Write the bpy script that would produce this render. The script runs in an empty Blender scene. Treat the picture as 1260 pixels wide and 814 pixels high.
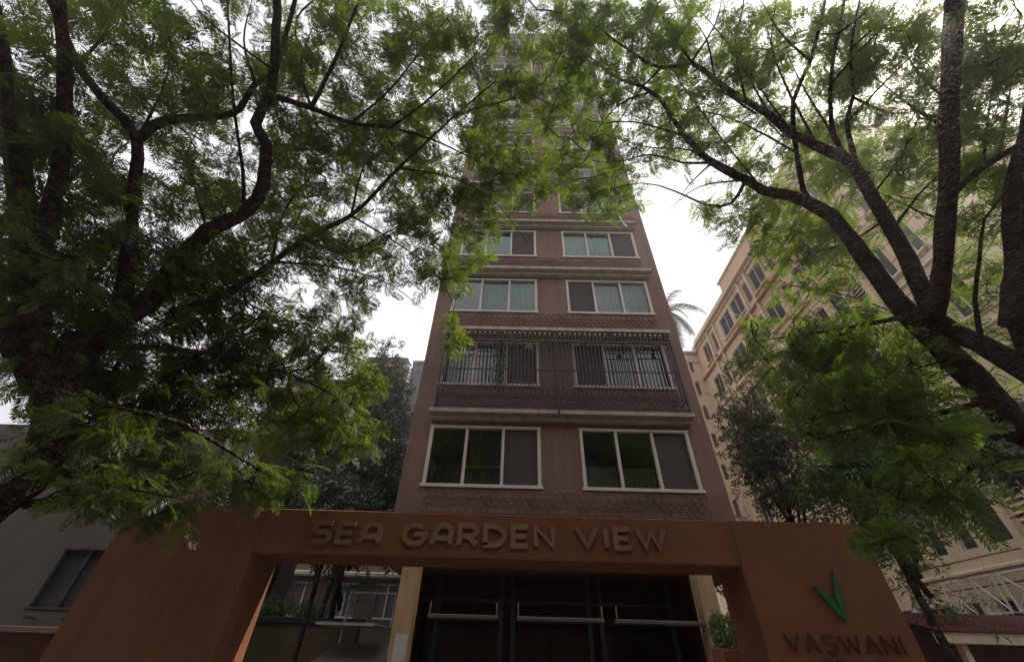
import bpy, math, random
import numpy as np
from mathutils import Vector, Matrix
from math import sin, cos, radians, pi, sqrt, atan2

random.seed(7)
rng = np.random.default_rng(11)
scene = bpy.context.scene
col = scene.collection

# ------------------------------------------------------------------ camera, world, sun, exposure
FPX, PITCH, ROLL, YAW = 488.0, radians(39.7), radians(1.82), radians(-1.05)
CAM = Vector((0, 0, 2.5))
_F = Vector((sin(YAW) * cos(PITCH), cos(YAW) * cos(PITCH), sin(PITCH)))
_r = Vector((cos(YAW), -sin(YAW), 0))
_u = _r.cross(_F)
CR = cos(ROLL) * _r + sin(ROLL) * _u
CU = cos(ROLL) * _u - sin(ROLL) * _r
cd = bpy.data.cameras.new('street_camera')
cam = bpy.data.objects.new('street_camera', cd)
col.objects.link(cam)
cam.matrix_world = Matrix(((CR.x, CU.x, -_F.x, CAM.x), (CR.y, CU.y, -_F.y, CAM.y), (CR.z, CU.z, -_F.z, CAM.z), (0, 0, 0, 1)))
cd.sensor_width = 36.0
cd.lens = FPX / 1260 * 36.0
cd.clip_start = 0.05
cd.clip_end = 2000
scene.camera = cam

SUN_EL, SUN_AZ = radians(50), radians(14)     # azimuth measured from +X towards +Y
EXPOSURE = 0.2
HAZE = 0.0036
world = bpy.data.worlds.new("World")
scene.world = world
world.use_nodes = True
nt = world.node_tree
nt.nodes.clear()
wo = nt.nodes.new('ShaderNodeOutputWorld')
bg = nt.nodes.new('ShaderNodeBackground')
bg.inputs['Strength'].default_value = 0.075
sky = nt.nodes.new('ShaderNodeTexSky')
sky.sky_type = 'NISHITA'
sky.sun_disc = False
sky.sun_elevation = SUN_EL
sky.sun_rotation = pi / 2 - SUN_AZ
sky.air_density = 1.0
sky.dust_density = 4.0
sky.ozone_density = 1.0
# thin bright monsoon cloud over the blue
tc = nt.nodes.new('ShaderNodeTexCoord')
ns = nt.nodes.new('ShaderNodeTexNoise')
ns.inputs['Scale'].default_value = 2.2
ns.inputs['Detail'].default_value = 6
rp = nt.nodes.new('ShaderNodeValToRGB')
rp.color_ramp.elements[0].position = 0.30
rp.color_ramp.elements[0].color = (0.42, 0.42, 0.42, 1)
rp.color_ramp.elements[1].position = 0.62
rp.color_ramp.elements[1].color = (0.95, 0.95, 0.95, 1)
mx = nt.nodes.new('ShaderNodeMix')
mx.data_type = 'RGBA'
mx.inputs[7].default_value = (17.0, 16.6, 17.2, 1)
nt.links.new(tc.outputs['Generated'], ns.inputs['Vector'])
nt.links.new(ns.outputs['Fac'], rp.inputs['Fac'])
nt.links.new(rp.outputs['Color'], mx.inputs[0])
nt.links.new(sky.outputs['Color'], mx.inputs[6])
nt.links.new(mx.outputs[2], bg.inputs['Color'])
nt.links.new(bg.outputs['Background'], wo.inputs['Surface'])

sl = bpy.data.lights.new('sun', 'SUN')
sl.energy = 5.0
sl.angle = radians(0.5)
sl.color = (1.0, 0.93, 0.82)
so = bpy.data.objects.new('sun', sl)
col.objects.link(so)
sdir = Vector((cos(SUN_EL) * cos(SUN_AZ), cos(SUN_EL) * sin(SUN_AZ), sin(SUN_EL)))
so.rotation_euler = sdir.to_track_quat('Z', 'Y').to_euler()
so.location = (30, 8, 40)

scene.view_settings.view_transform = 'Standard'
scene.view_settings.look = 'None'
scene.view_settings.gamma = 1
scene.view_settings.exposure = EXPOSURE
scene.view_settings.use_curve_mapping = False
try:
    scene.cycles.max_bounces = 7
    scene.cycles.diffuse_bounces = 3
    scene.cycles.glossy_bounces = 3
    scene.cycles.transmission_bounces = 5
    scene.cycles.transparent_max_bounces = 10
except Exception:
    pass


def ray(u, v):
    return CR * ((u - 630) / FPX) + CU * ((407 - v) / FPX) + _F


def at_y(u, v, Y):
    d = ray(u, v)
    return CAM + d * (Y / d.y)


def at_x(u, v, X):
    d = ray(u, v)
    return CAM + d * (X / d.x)


def at_r(u, v, r):
    return CAM + ray(u, v).normalized() * r


def project(P):
    q = np.asarray(P, float) - np.array(CAM)
    x = q @ np.array(CR); y = q @ np.array(CU); z = q @ np.array(_F)
    zz = np.where(np.abs(z) < 1e-4, 1e-4, z)
    return 630 + FPX * x / zz, 407 - FPX * y / zz, z


# ------------------------------------------------------------------ materials
MAT = {}


def nodes_of(name):
    m = bpy.data.materials.new(name)
    m.use_nodes = True
    t = m.node_tree
    t.nodes.clear()
    out = t.nodes.new('ShaderNodeOutputMaterial')
    MAT[name] = m
    return m, t, out


def surf(name, c, rough=0.8, var=0.25, scale=3.0, bump=0.15, bscale=40.0, spec=0.3, metal=0.0, stain=0.0, streak=False):
    """painted / plastered / stony surface: large and small tone variation, optional weathering streaks, fine bump"""
    m, t, out = nodes_of(name)
    N, L = t.nodes, t.links
    p = N.new('ShaderNodeBsdfPrincipled')
    p.inputs['Roughness'].default_value = rough
    p.inputs['Metallic'].default_value = metal
    p.inputs['Specular IOR Level'].default_value = spec
    g = N.new('ShaderNodeTexCoord')
    n1 = N.new('ShaderNodeTexNoise'); n1.inputs['Scale'].default_value = scale; n1.inputs['Detail'].default_value = 7
    n1.inputs['Roughness'].default_value = 0.65
    L.new(g.outputs['Object'], n1.inputs['Vector'])
    r = N.new('ShaderNodeValToRGB')
    a = tuple(x * (1 - var) for x in c) + (1,)
    b = tuple(min(1, x * (1 + var)) for x in c) + (1,)
    r.color_ramp.elements[0].position = 0.3; r.color_ramp.elements[0].color = a
    r.color_ramp.elements[1].position = 0.7; r.color_ramp.elements[1].color = b
    L.new(n1.outputs['Fac'], r.inputs['Fac'])
    src = r.outputs['Color']
    if stain > 0:
        mp = N.new('ShaderNodeMapping')
        mp.inputs['Scale'].default_value = (6, 6, 0.35) if streak else (1.3, 1.3, 1.3)
        L.new(g.outputs['Object'], mp.inputs['Vector'])
        n2 = N.new('ShaderNodeTexNoise'); n2.inputs['Scale'].default_value = 1.0; n2.inputs['Detail'].default_value = 8
        L.new(mp.outputs['Vector'], n2.inputs['Vector'])
        r2 = N.new('ShaderNodeValToRGB')
        r2.color_ramp.elements[0].position = 0.48; r2.color_ramp.elements[0].color = (0, 0, 0, 1)
        r2.color_ramp.elements[1].position = 0.72; r2.color_ramp.elements[1].color = (stain, stain, stain, 1)
        L.new(n2.outputs['Fac'], r2.inputs['Fac'])
        mm = N.new('ShaderNodeMix'); mm.data_type = 'RGBA'
        mm.inputs[7].default_value = (c[0] * 0.35, c[1] * 0.36, c[2] * 0.36, 1)
        L.new(r2.outputs['Color'], mm.inputs[0]); L.new(src, mm.inputs[6])
        src = mm.outputs[2]
    L.new(src, p.inputs['Base Color'])
    if bump > 0:
        n3 = N.new('ShaderNodeTexNoise'); n3.inputs['Scale'].default_value = bscale; n3.inputs['Detail'].default_value = 5
        L.new(g.outputs['Object'], n3.inputs['Vector'])
        bn = N.new('ShaderNodeBump'); bn.inputs['Strength'].default_value = bump; bn.inputs['Distance'].default_value = 0.02
        L.new(n3.outputs['Fac'], bn.inputs['Height']); L.new(bn.outputs['Normal'], p.inputs['Normal'])
    L.new(p.outputs['BSDF'], out.inputs['Surface'])
    return m


def leaf_mat(name, c, trans, mix=0.45, var=0.35, gloss=0.06):
    m, t, out = nodes_of(name)
    N, L = t.nodes, t.links
    geo = N.new('ShaderNodeNewGeometry')
    n = N.new('ShaderNodeTexNoise'); n.inputs['Scale'].default_value = 1.3; n.inputs['Detail'].default_value = 4
    L.new(geo.outputs['Position'], n.inputs['Vector'])
    ad = N.new('ShaderNodeMath'); ad.operation = 'MULTIPLY_ADD'
    ad.inputs[1].default_value = 0.14
    L.new(geo.outputs['Random Per Island'], ad.inputs[0]); L.new(n.outputs['Fac'], ad.inputs[2])
    def ramp(cc, yellow):
        r = N.new('ShaderNodeValToRGB')
        r.color_ramp.elements[0].position = 0.35
        r.color_ramp.elements[0].color = (cc[0] * (1 - var), cc[1] * (1 - var), cc[2] * (1 - var * 0.6), 1)
        r.color_ramp.elements[1].position = 0.78
        r.color_ramp.elements[1].color = (cc[0] * (1 + var * yellow), cc[1] * (1 + var), cc[2], 1)
        L.new(ad.outputs[0], r.inputs['Fac'])
        return r
    r1, r2 = ramp(c, 1.3), ramp(trans, 1.5)
    d = N.new('ShaderNodeBsdfDiffuse'); L.new(r1.outputs['Color'], d.inputs['Color'])
    tr = N.new('ShaderNodeBsdfTranslucent'); L.new(r2.outputs['Color'], tr.inputs['Color'])
    gl = N.new('ShaderNodeBsdfGlossy'); gl.inputs['Roughness'].default_value = 0.45; gl.inputs['Color'].default_value = (0.8, 0.8, 0.8, 1)
    m1 = N.new('ShaderNodeMixShader'); m1.inputs[0].default_value = mix
    L.new(d.outputs[0], m1.inputs[1]); L.new(tr.outputs[0], m1.inputs[2])
    m2 = N.new('ShaderNodeMixShader'); m2.inputs[0].default_value = gloss
    L.new(m1.outputs[0], m2.inputs[1]); L.new(gl.outputs[0], m2.inputs[2])
    L.new(m2.outputs[0], out.inputs['Surface'])
    return m


def glass_mat(name, tint, refl=1.0, wav=0.02):
    m, t, out = nodes_of(name)
    N, L = t.nodes, t.links
    tr = N.new('ShaderNodeBsdfTransparent'); tr.inputs['Color'].default_value = (*tint, 1)
    gl = N.new('ShaderNodeBsdfGlossy'); gl.inputs['Roughness'].default_value = 0.02
    gl.inputs['Color'].default_value = (0.93, 0.97, 0.96, 1)
    fr = N.new('ShaderNodeFresnel'); fr.inputs['IOR'].default_value = 1.6
    ml = N.new('ShaderNodeMath'); ml.operation = 'MULTIPLY'; ml.inputs[1].default_value = refl; ml.use_clamp = True
    L.new(fr.outputs[0], ml.inputs[0])
    g = N.new('ShaderNodeTexCoord')
    n = N.new('ShaderNodeTexNoise'); n.inputs['Scale'].default_value = 1.6; n.inputs['Detail'].default_value = 2
    L.new(g.outputs['Object'], n.inputs['Vector'])
    b = N.new('ShaderNodeBump'); b.inputs['Strength'].default_value = wav; b.inputs['Distance'].default_value = 0.15
    L.new(n.outputs['Fac'], b.inputs['Height']); L.new(b.outputs['Normal'], gl.inputs['Normal'])
    mi = N.new('ShaderNodeMixShader')
    L.new(ml.outputs[0], mi.inputs[0]); L.new(tr.outputs[0], mi.inputs[1]); L.new(gl.outputs[0], mi.inputs[2])
    L.new(mi.outputs[0], out.inputs['Surface'])
    return m


def bark_mat(name, c):
    m, t, out = nodes_of(name)
    N, L = t.nodes, t.links
    p = N.new('ShaderNodeBsdfPrincipled'); p.inputs['Roughness'].default_value = 0.92; p.inputs['Specular IOR Level'].default_value = 0.15
    g = N.new('ShaderNodeNewGeometry')
    n = N.new('ShaderNodeTexNoise'); n.inputs['Scale'].default_value = 9; n.inputs['Detail'].default_value = 9; n.inputs['Roughness'].default_value = 0.7
    L.new(g.outputs['Position'], n.inputs['Vector'])
    r = N.new('ShaderNodeValToRGB')
    r.color_ramp.elements[0].position = 0.35; r.color_ramp.elements[0].color = tuple(x * 0.4 for x in c) + (1,)
    r.color_ramp.elements[1].position = 0.7; r.color_ramp.elements[1].color = tuple(x * 1.9 for x in c) + (1,)
    L.new(n.outputs['Fac'], r.inputs['Fac'])
    n4 = N.new('ShaderNodeTexNoise'); n4.inputs['Scale'].default_value = 3.2; n4.inputs['Detail'].default_value = 8; n4.inputs['Roughness'].default_value = 0.75
    L.new(g.outputs['Position'], n4.inputs['Vector'])
    r4 = N.new('ShaderNodeValToRGB')
    r4.color_ramp.elements[0].position = 0.56; r4.color_ramp.elements[0].color = (0, 0, 0, 1)
    r4.color_ramp.elements[1].position = 0.66; r4.color_ramp.elements[1].color = (0.7, 0.7, 0.7, 1)
    L.new(n4.outputs['Fac'], r4.inputs['Fac'])
    mq = N.new('ShaderNodeMix'); mq.data_type = 'RGBA'; mq.inputs[7].default_value = (0.16, 0.14, 0.11, 1)
    L.new(r4.outputs['Color'], mq.inputs[0]); L.new(r.outputs['Color'], mq.inputs[6]); L.new(mq.outputs[2], p.inputs['Base Color'])
    n2 = N.new('ShaderNodeTexVoronoi'); n2.inputs['Scale'].default_value = 24; 
    L.new(g.outputs['Position'], n2.inputs['Vector'])
    b = N.new('ShaderNodeBump'); b.inputs['Strength'].default_value = 1.0; b.inputs['Distance'].default_value = 0.06
    L.new(n2.outputs['Distance'], b.inputs['Height']); L.new(b.outputs['Normal'], p.inputs['Normal'])
    L.new(p.outputs['BSDF'], out.inputs['Surface'])
    return m


surf('asphalt', (0.05, 0.05, 0.052), 0.9, 0.3, 2, 0.4, 120)
surf('paving', (0.24, 0.22, 0.20), 0.9, 0.25, 2, 0.3, 60, stain=0.5)
surf('kerbstone', (0.35, 0.34, 0.32), 0.85, 0.2, 3, 0.3, 50, stain=0.5)
surf('road_paint', (0.75, 0.74, 0.70), 0.7, 0.15, 8, 0.2, 60)
surf('earth', (0.12, 0.09, 0.06), 0.95, 0.3, 1, 0.5, 20)
surf('terracotta', (0.245, 0.098, 0.050), 0.78, 0.15, 1.1, 0.2, 55, stain=0.3, streak=True)
surf('letter_metal', (0.33, 0.20, 0.125), 0.38, 0.2, 4, 0.05, 30, spec=0.5, metal=0.25, stain=0.4)
surf('logo_green', (0.035, 0.15, 0.055), 0.5, 0.15, 6, 0.05, 30)
surf('logo_letter', (0.13, 0.035, 0.03), 0.6, 0.2, 6, 0.05, 30)
surf('mauve', (0.208, 0.120, 0.100), 0.82, 0.13, 0.9, 0.18, 45, stain=0.32, streak=True)
surf('mauve_dark', (0.195, 0.115, 0.098), 0.85, 0.2, 3, 0.3, 35, stain=0.45)
surf('concrete_edge', (0.46, 0.375, 0.34), 0.85, 0.2, 4, 0.25, 40, stain=0.5, streak=True)
surf('frame_white', (0.62, 0.56, 0.49), 0.5, 0.08, 5, 0.03, 30, stain=0.25)
surf('mesh_screen', (0.075, 0.056, 0.053), 0.8, 0.1, 3, 0.4, 300)
surf('curtain_teal', (0.26, 0.56, 0.52), 0.9, 0.12, 1.5, 0.1, 60)
surf('curtain_pale', (0.50, 0.60, 0.58), 0.9, 0.12, 1.5, 0.1, 60)
surf('curtain_green', (0.20, 0.20, 0.165), 0.9, 0.2, 1.5, 0.1, 60)
surf('room', (0.20, 0.17, 0.15), 0.9, 0.1, 1, 0, 10)
surf('iron', (0.018, 0.017, 0.017), 0.55, 0.3, 6, 0.15, 60, spec=0.4)
surf('brass', (0.48, 0.30, 0.13), 0.35, 0.15, 10, 0.05, 50, metal=0.8)
surf('beige', (0.46, 0.30, 0.17), 0.75, 0.15, 1.5, 0.12, 40, stain=0.35, streak=True)
surf('tile_pale', (0.55, 0.49, 0.45), 0.4, 0.12, 5, 0.05, 20)
surf('lobby', (0.20, 0.085, 0.062), 0.6, 0.2, 2, 0.05, 20)
surf('cream', (0.74, 0.605, 0.41), 0.85, 0.10, 0.5, 0.15, 30, stain=0.25, streak=True)
surf('cream_light', (0.78, 0.65, 0.48), 0.85, 0.10, 0.8, 0.1, 30, stain=0.3, streak=True)
surf('orange_band', (0.50, 0.25, 0.12), 0.85, 0.12, 1.5, 0.1, 30, stain=0.35)
surf('louvre', (0.12, 0.10, 0.09), 0.7, 0.2, 4, 0.05, 30)
surf('white_paint', (0.72, 0.69, 0.64), 0.6, 0.1, 3, 0.05, 30, stain=0.3)
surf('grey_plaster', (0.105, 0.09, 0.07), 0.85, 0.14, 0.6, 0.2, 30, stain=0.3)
surf('pale_block', (0.58, 0.52, 0.47), 0.85, 0.10, 0.5, 0.1, 20, stain=0.4, streak=True)
surf('pink_block', (0.52, 0.34, 0.28), 0.85, 0.10, 0.5, 0.1, 20, stain=0.4, streak=True)
surf('slate', (0.13, 0.13, 0.15), 0.8, 0.12, 0.8, 0.1, 20)
surf('roof_tile', (0.21, 0.075, 0.06), 0.75, 0.3, 7, 0.2, 40, stain=0.4)
surf('tin', (0.50, 0.51, 0.52), 0.4, 0.15, 3, 0.08, 20, metal=0.5, stain=0.4)
surf('dark_metal', (0.04, 0.04, 0.045), 0.5, 0.2, 3, 0.05, 20, metal=0.3)
surf('bar_grey', (0.12, 0.10, 0.09), 0.5, 0.2, 4, 0.05, 20)
surf('flower_red', (0.30, 0.025, 0.03), 0.7, 0.3, 12, 0.1, 40)
surf('flower_white', (0.62, 0.55, 0.52), 0.7, 0.1, 12, 0.1, 40)
surf('pot', (0.28, 0.10, 0.055), 0.8, 0.2, 4, 0.15, 40, stain=0.3)
m_ = surf('cream_boarded', (0.74, 0.605, 0.41), 0.85, 0.10, 0.5, 0.15, 30, stain=0.25, streak=True)
_t = m_.node_tree
_p = [n for n in _t.nodes if n.type == 'BSDF_PRINCIPLED'][0]
_src = _p.inputs['Base Color'].links[0].from_socket
_geo = _t.nodes.new('ShaderNodeNewGeometry'); _sep = _t.nodes.new('ShaderNodeSeparateXYZ')
_t.links.new(_geo.outputs['Position'], _sep.inputs[0])
def _math(op, a, b):
    n = _t.nodes.new('ShaderNodeMath'); n.operation = op
    for i, v in enumerate((a, b)):
        if hasattr(v, 'is_output'): _t.links.new(v, n.inputs[i])
        else: n.inputs[i].default_value = v
    return n.outputs[0]
_line = _math('LESS_THAN', _math('MODULO', _sep.outputs['Z'], 0.8), 0.045)
_mask = _math('MULTIPLY', _line, _math('LESS_THAN', _sep.outputs['Y'], 19.0))
_mx = _t.nodes.new('ShaderNodeMix'); _mx.data_type = 'RGBA'; _mx.inputs[7].default_value = (0.16, 0.09, 0.06, 1)
_t.links.new(_mask, _mx.inputs[0]); _t.links.new(_src, _mx.inputs[6]); _t.links.new(_mx.outputs[2], _p.inputs['Base Color'])
bark_mat('bark', (0.055, 0.036, 0.028))
bark_mat('bark_palm', (0.14, 0.12, 0.10))
leaf_mat('leaf_feather', (0.034, 0.058, 0.016), (0.175, 0.28, 0.026), 0.5)
leaf_mat('leaf_feather_right', (0.040, 0.070, 0.020), (0.21, 0.35, 0.040), 0.5)
leaf_mat('leaf_dark', (0.035, 0.065, 0.028), (0.05, 0.11, 0.03), 0.3, gloss=0.10)
leaf_mat('leaf_broad', (0.050, 0.105, 0.028), (0.20, 0.38, 0.05), 0.45, gloss=0.08)
leaf_mat('leaf_dusty', (0.085, 0.10, 0.055), (0.12, 0.16, 0.06), 0.35)
leaf_mat('leaf_palm', (0.045, 0.060, 0.035), (0.07, 0.10, 0.04), 0.35)
leaf_mat('leaf_vine', (0.09, 0.15, 0.025), (0.20, 0.30, 0.04), 0.4)
glass_mat('glass', (0.42, 0.43, 0.42), 1.8)
glass_mat('glass_clear', (0.80, 0.90, 0.87), 1.2)
glass_mat('glass_dark', (0.42, 0.40, 0.40), 0.8)
surf('window_dark', (0.045, 0.043, 0.042), 0.6, 0.5, 0.7, 0.0, 10, spec=0.15)


# ------------------------------------------------------------------ mesh helpers
class MB:
    """collects vertices and faces for ONE mesh object"""
    def __init__(s):
        s.v = []; s.f = []

    def face(s, pts):
        k = len(s.v)
        s.v += [tuple(p) for p in pts]
        s.f.append(tuple(range(k, k + len(pts))))

    def box(s, x0, x1, y0, y1, z0, z1):
        k = len(s.v)
        s.v += [(x0, y0, z0), (x1, y0, z0), (x1, y1, z0), (x0, y1, z0), (x0, y0, z1), (x1, y0, z1), (x1, y1, z1), (x0, y1, z1)]
        for q in ((0, 3, 2, 1), (4, 5, 6, 7), (0, 1, 5, 4), (1, 2, 6, 5), (2, 3, 7, 6), (3, 0, 4, 7)):
            s.f.append(tuple(k + i for i in q))

    def bbox(s, x0, x1, y0, y1, z0, z1, b=0.008):
        """box with chamfered vertical and front edges (octagonal section along the longest axis)"""
        d = (x1 - x0, y1 - y0, z1 - z0)
        ax = max(range(3), key=lambda i: d[i])
        lo = (x0, y0, z0); hi = (x1, y1, z1)
        i, j = [q for q in range(3) if q != ax]
        b = min(b, d[i] * 0.4, d[j] * 0.4)
        sec = [(lo[i] + b, lo[j]), (hi[i] - b, lo[j]), (hi[i], lo[j] + b), (hi[i], hi[j] - b), (hi[i] - b, hi[j]), (lo[i] + b, hi[j]), (lo[i], hi[j] - b), (lo[i], lo[j] + b)]
        k = len(s.v)
        for e in (lo[ax], hi[ax]):
            for (p, q) in sec:
                c = [0, 0, 0]; c[ax] = e; c[i] = p; c[j] = q
                s.v.append(tuple(c))
        for a in range(8):
            s.f.append((k + a, k + (a + 1) % 8, k + 8 + (a + 1) % 8, k + 8 + a))
        s.f.append(tuple(k + a for a in reversed(range(8))))
        s.f.append(tuple(k + 8 + a for a in range(8)))

    def tube(s, pts, rad, n=8, cap=True):
        pts = [Vector(p) for p in pts]
        if not hasattr(rad, '__len__'):
            rad = [rad] * len(pts)
        k = len(s.v)
        a = None
        for i, p in enumerate(pts):
            d = (pts[min(i + 1, len(pts) - 1)] - pts[max(i - 1, 0)])
            d = d.normalized() if d.length > 1e-9 else Vector((0, 0, 1))
            if a is None:
                a = d.orthogonal().normalized()
            else:
                a = (a - d * a.dot(d))
                a = a.normalized() if a.length > 1e-6 else d.orthogonal().normalized()
            b = d.cross(a)
            for j in range(n):
                t = 2 * pi * j / n
                s.v.append(tuple(p + (a * cos(t) + b * sin(t)) * rad[i]))
        for i in range(len(pts) - 1):
            for j in range(n):
                q = k + i * n
                s.f.append((q + j, q + (j + 1) % n, q + n + (j + 1) % n, q + n + j))
        if cap:
            s.f.append(tuple(k + j for j in reversed(range(n))))
            s.f.append(tuple(k + (len(pts) - 1) * n + j for j in range(n)))

    def prism(s, poly, y0, y1):
        """polygon in x,z extruded from y0 to y1"""
        k = len(s.v); n = len(poly)
        s.v += [(x, y0, z) for x, z in poly] + [(x, y1, z) for x, z in poly]
        s.f.append(tuple(range(k, k + n)))
        s.f.append(tuple(reversed(range(k + n, k + 2 * n))))
        for i in range(n):
            j = (i + 1) % n
            s.f.append((k + i, k + n + i, k + n + j, k + j))

    def lathe(s, prof, c=(0, 0, 0), n=16):
        k = len(s.v)
        for r, z in prof:
            for j in range(n):
                t = 2 * pi * j / n
                s.v.append((c[0] + r * cos(t), c[1] + r * sin(t), c[2] + z))
        for i in range(len(prof) - 1):
            for j in range(n):
                q = k + i * n
                s.f.append((q + j, q + (j + 1) % n, q + n + (j + 1) % n, q + n + j))
        s.f.append(tuple(k + j for j in reversed(range(n))))
        s.f.append(tuple(k + (len(prof) - 1) * n + j for j in range(n)))

    def build(s, name, mat, parent=None, smooth=False):
        me = bpy.data.meshes.new(name)
        me.from_pydata(s.v, [], s.f)
        me.materials.append(MAT[mat])
        if smooth:
            me.polygons.foreach_set('use_smooth', [True] * len(me.polygons))
        me.update()
        return link(name, me, parent)


def link(name, me, parent=None):
    o = bpy.data.objects.new(name, me)
    col.objects.link(o)
    if parent is not None:
        o.parent = parent
        # vertices are written in world coordinates: undo the parent's place
        o.matrix_parent_inverse = world_of(parent).inverted()
    return o


def world_of(o):
    m = o.matrix_basis.copy()
    while o.parent is not None:
        m = o.parent.matrix_basis @ o.matrix_parent_inverse @ m
        o = o.parent
    return m


def thing(name, label, cat, loc=(0, 0, 0), group=None):
    o = bpy.data.objects.new(name, None)
    o.empty_display_size = 0.3
    col.objects.link(o)
    o.location = loc
    o['label'] = label
    o['category'] = cat
    if group:
        o['group'] = group
    return o


def structure(o, label=None, cat=None):
    o['kind'] = 'structure'
    if label:
        o['label'] = label
    if cat:
        o['category'] = cat
    return o


def quad_mesh(name, verts, quads, mat, parent=None, smooth=False):
    """verts (n,3) and quads (m,4) numpy arrays to one mesh"""
    me = bpy.data.meshes.new(name)
    verts = np.ascontiguousarray(verts, dtype=np.float32)
    quads = np.ascontiguousarray(quads, dtype=np.int32)
    me.vertices.add(len(verts)); me.vertices.foreach_set('co', verts.ravel())
    me.loops.add(quads.size); me.loops.foreach_set('vertex_index', quads.ravel())
    me.polygons.add(len(quads))
    me.polygons.foreach_set('loop_start', np.arange(0, quads.size, 4, dtype=np.int32))
    me.polygons.foreach_set('loop_total', np.full(len(quads), 4, dtype=np.int32))
    if smooth:
        me.polygons.foreach_set('use_smooth', np.ones(len(quads), dtype=bool))
    me.materials.append(MAT[mat])
    me.update(calc_edges=True)
    me.validate()
    return link(name, me, parent)


def wall_grid(mb, P, U, V, us, vs, is_open, N, depth):
    """a wall in the plane P+u*U+v*V, with openings and their reveals running back along N by depth"""
    P, U, V, N = Vector(P), Vector(U), Vector(V), Vector(N)
    for i in range(len(us) - 1):
        for j in range(len(vs) - 1):
            a = P + U * us[i] + V * vs[j]; b = P + U * us[i + 1] + V * vs[j]
            c = P + U * us[i + 1] + V * vs[j + 1]; d = P + U * us[i] + V * vs[j + 1]
            if is_open(i, j):
                for p, q in ((a, b), (b, c), (c, d), (d, a)):
                    mb.face([p, q, q + N * depth, p + N * depth])
            else:
                mb.face([a, b, c, d])


# ------------------------------------------------------------------ ground, road, pavement
g = MB(); g.face([(-330, -330, -0.02), (330, -330, -0.02), (330, 330, -0.02), (-330, 330, -0.02)])
structure(g.build('ground', 'earth'))
g = MB(); g.face([(-300, -7, -0.012), (300, -7, -0.012), (300, 3.2, -0.012), (-300, 3.2, -0.012)])
structure(g.build('road', 'asphalt'))
g = MB()
for k in range(-30, 30):
    g.face([(k * 6, -2.0, -0.006), (k * 6 + 3, -2.0, -0.006), (k * 6 + 3, -1.88, -0.006), (k * 6, -1.88, -0.006)])
structure(g.build('road_marking', 'road_paint'))
g = MB(); g.bbox(-300, -4.2, 3.2, 3.38, -0.02, 0.13, 0.02); g.bbox(3.6, 300, 3.2, 3.38, -0.02, 0.13, 0.02)
structure(g.build('kerb', 'kerbstone'))
g = MB(); g.box(-300, -4.2, 3.385, 6.3, -0.018, 0.12); g.box(3.6, 300, 3.385, 6.3, -0.018, 0.12)
structure(g.build('pavement', 'paving'))
g = MB(); g.face([(-4.2, 3.2, -0.008), (3.6, 3.2, -0.008), (3.6, 30, -0.008), (-4.2, 30, -0.008)])
structure(g.build('driveway', 'paving'))

# ------------------------------------------------------------------ the entrance gate
GY, GD = 6.4, 0.8
LX0, LX1, RX0, RX1 = -5.86, -3.74, 3.22, 5.17
GZ0, GZ1 = 3.6, 4.2
gate = thing('entrance_gate', 'wide terracotta portal gate reading SEA GARDEN VIEW across its beam', 'gate', (0, GY, 0))


def pier(x0, x1):
    m = MB(); m.bbox(x0, x1, GY, GY + GD, 0, GZ1, 0.015)
    return m.build('pier', 'terracotta', gate)


pl, pr_ = pier(LX0, LX1), pier(RX0, RX1)
m = MB(); m.bbox(LX1 + 0.002, RX0 - 0.002, GY, GY + GD, GZ0, GZ1, 0.012)
m.build('beam', 'terracotta', gate)

# raised letters drawn as mitred strokes
def arc(cx, cz, rx, rz, a0, a1, n=8):
    return [(cx + rx * cos(radians(a0 + (a1 - a0) * i / n)), cz + rz * sin(radians(a0 + (a1 - a0) * i / n))) for i in range(n + 1)]


LET = {
    'S': (0.72, [[(0.70, 1)] + [(0.2, 1)] + arc(0.22, 0.76, 0.2, 0.24, 90, 270, 6) + [(0.5, 0.52)] + arc(0.5, 0.26, 0.2, 0.26, 90, -90, 6) + [(0.02, 0.0)]]),
    'E': (0.62, [[(0.62, 1), (0.02, 1), (0.02, 0), (0.62, 0)], [(0.02, 0.5), (0.54, 0.5)]]),
    'A': (0.80, [[(0.0, 0)] + [(0.16, 0.72)] + arc(0.46, 0.66, 0.3, 0.34, 165, 0, 7) + [(0.76, 0)], [(0.1, 0.32), (0.76, 0.32)]]),
    'G': (0.86, [arc(0.46, 0.5, 0.44, 0.5, 50, 360, 14) + [(0.42, 0.5)]]),
    'R': (0.74, [[(0.02, 0), (0.02, 1), (0.42, 1)] + arc(0.42, 0.73, 0.28, 0.27, 90, -90, 7) + [(0.1, 0.46)], [(0.36, 0.46), (0.72, 0)]]),
    'D': (0.82, [[(0.02, 0), (0.02, 1), (0.34, 1)] + arc(0.34, 0.5, 0.44, 0.5, 90, -90, 10) + [(-0.07, 0)]]),
    'a': (0.80, [[(0.0, 0), (0.40, 1), (0.80, 0)], [(0.16, 0.34), (0.64, 0.34)]]),
    'N': (0.74, [[(0.02, 0), (0.02, 1), (0.70, 0), (0.70, 1)]]),
    'V': (0.82, [[(0, 1), (0.41, 0), (0.82, 1)]]),
    'I': (0.10, [[(0.05, 0), (0.05, 1)]]),
    'W': (1.10, [[(0, 1), (0.28, 0), (0.55, 0.85), (0.82, 0), (1.10, 1)]]),
    'O': (0.84, [arc(0.42, 0.5, 0.42, 0.5, 90, 450, 18)]),
    'U': (0.70, [[(0.02, 1), (0.02, 0.34)] + arc(0.35, 0.33, 0.33, 0.33, 180, 360, 8) + [(0.68, 1)]]),
    'P': (0.66, [[(0.02, 0), (0.02, 1), (0.36, 1)] + arc(0.36, 0.72, 0.28, 0.28, 90, -90, 7) + [(0.02, 0.44)]]),
}


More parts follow.
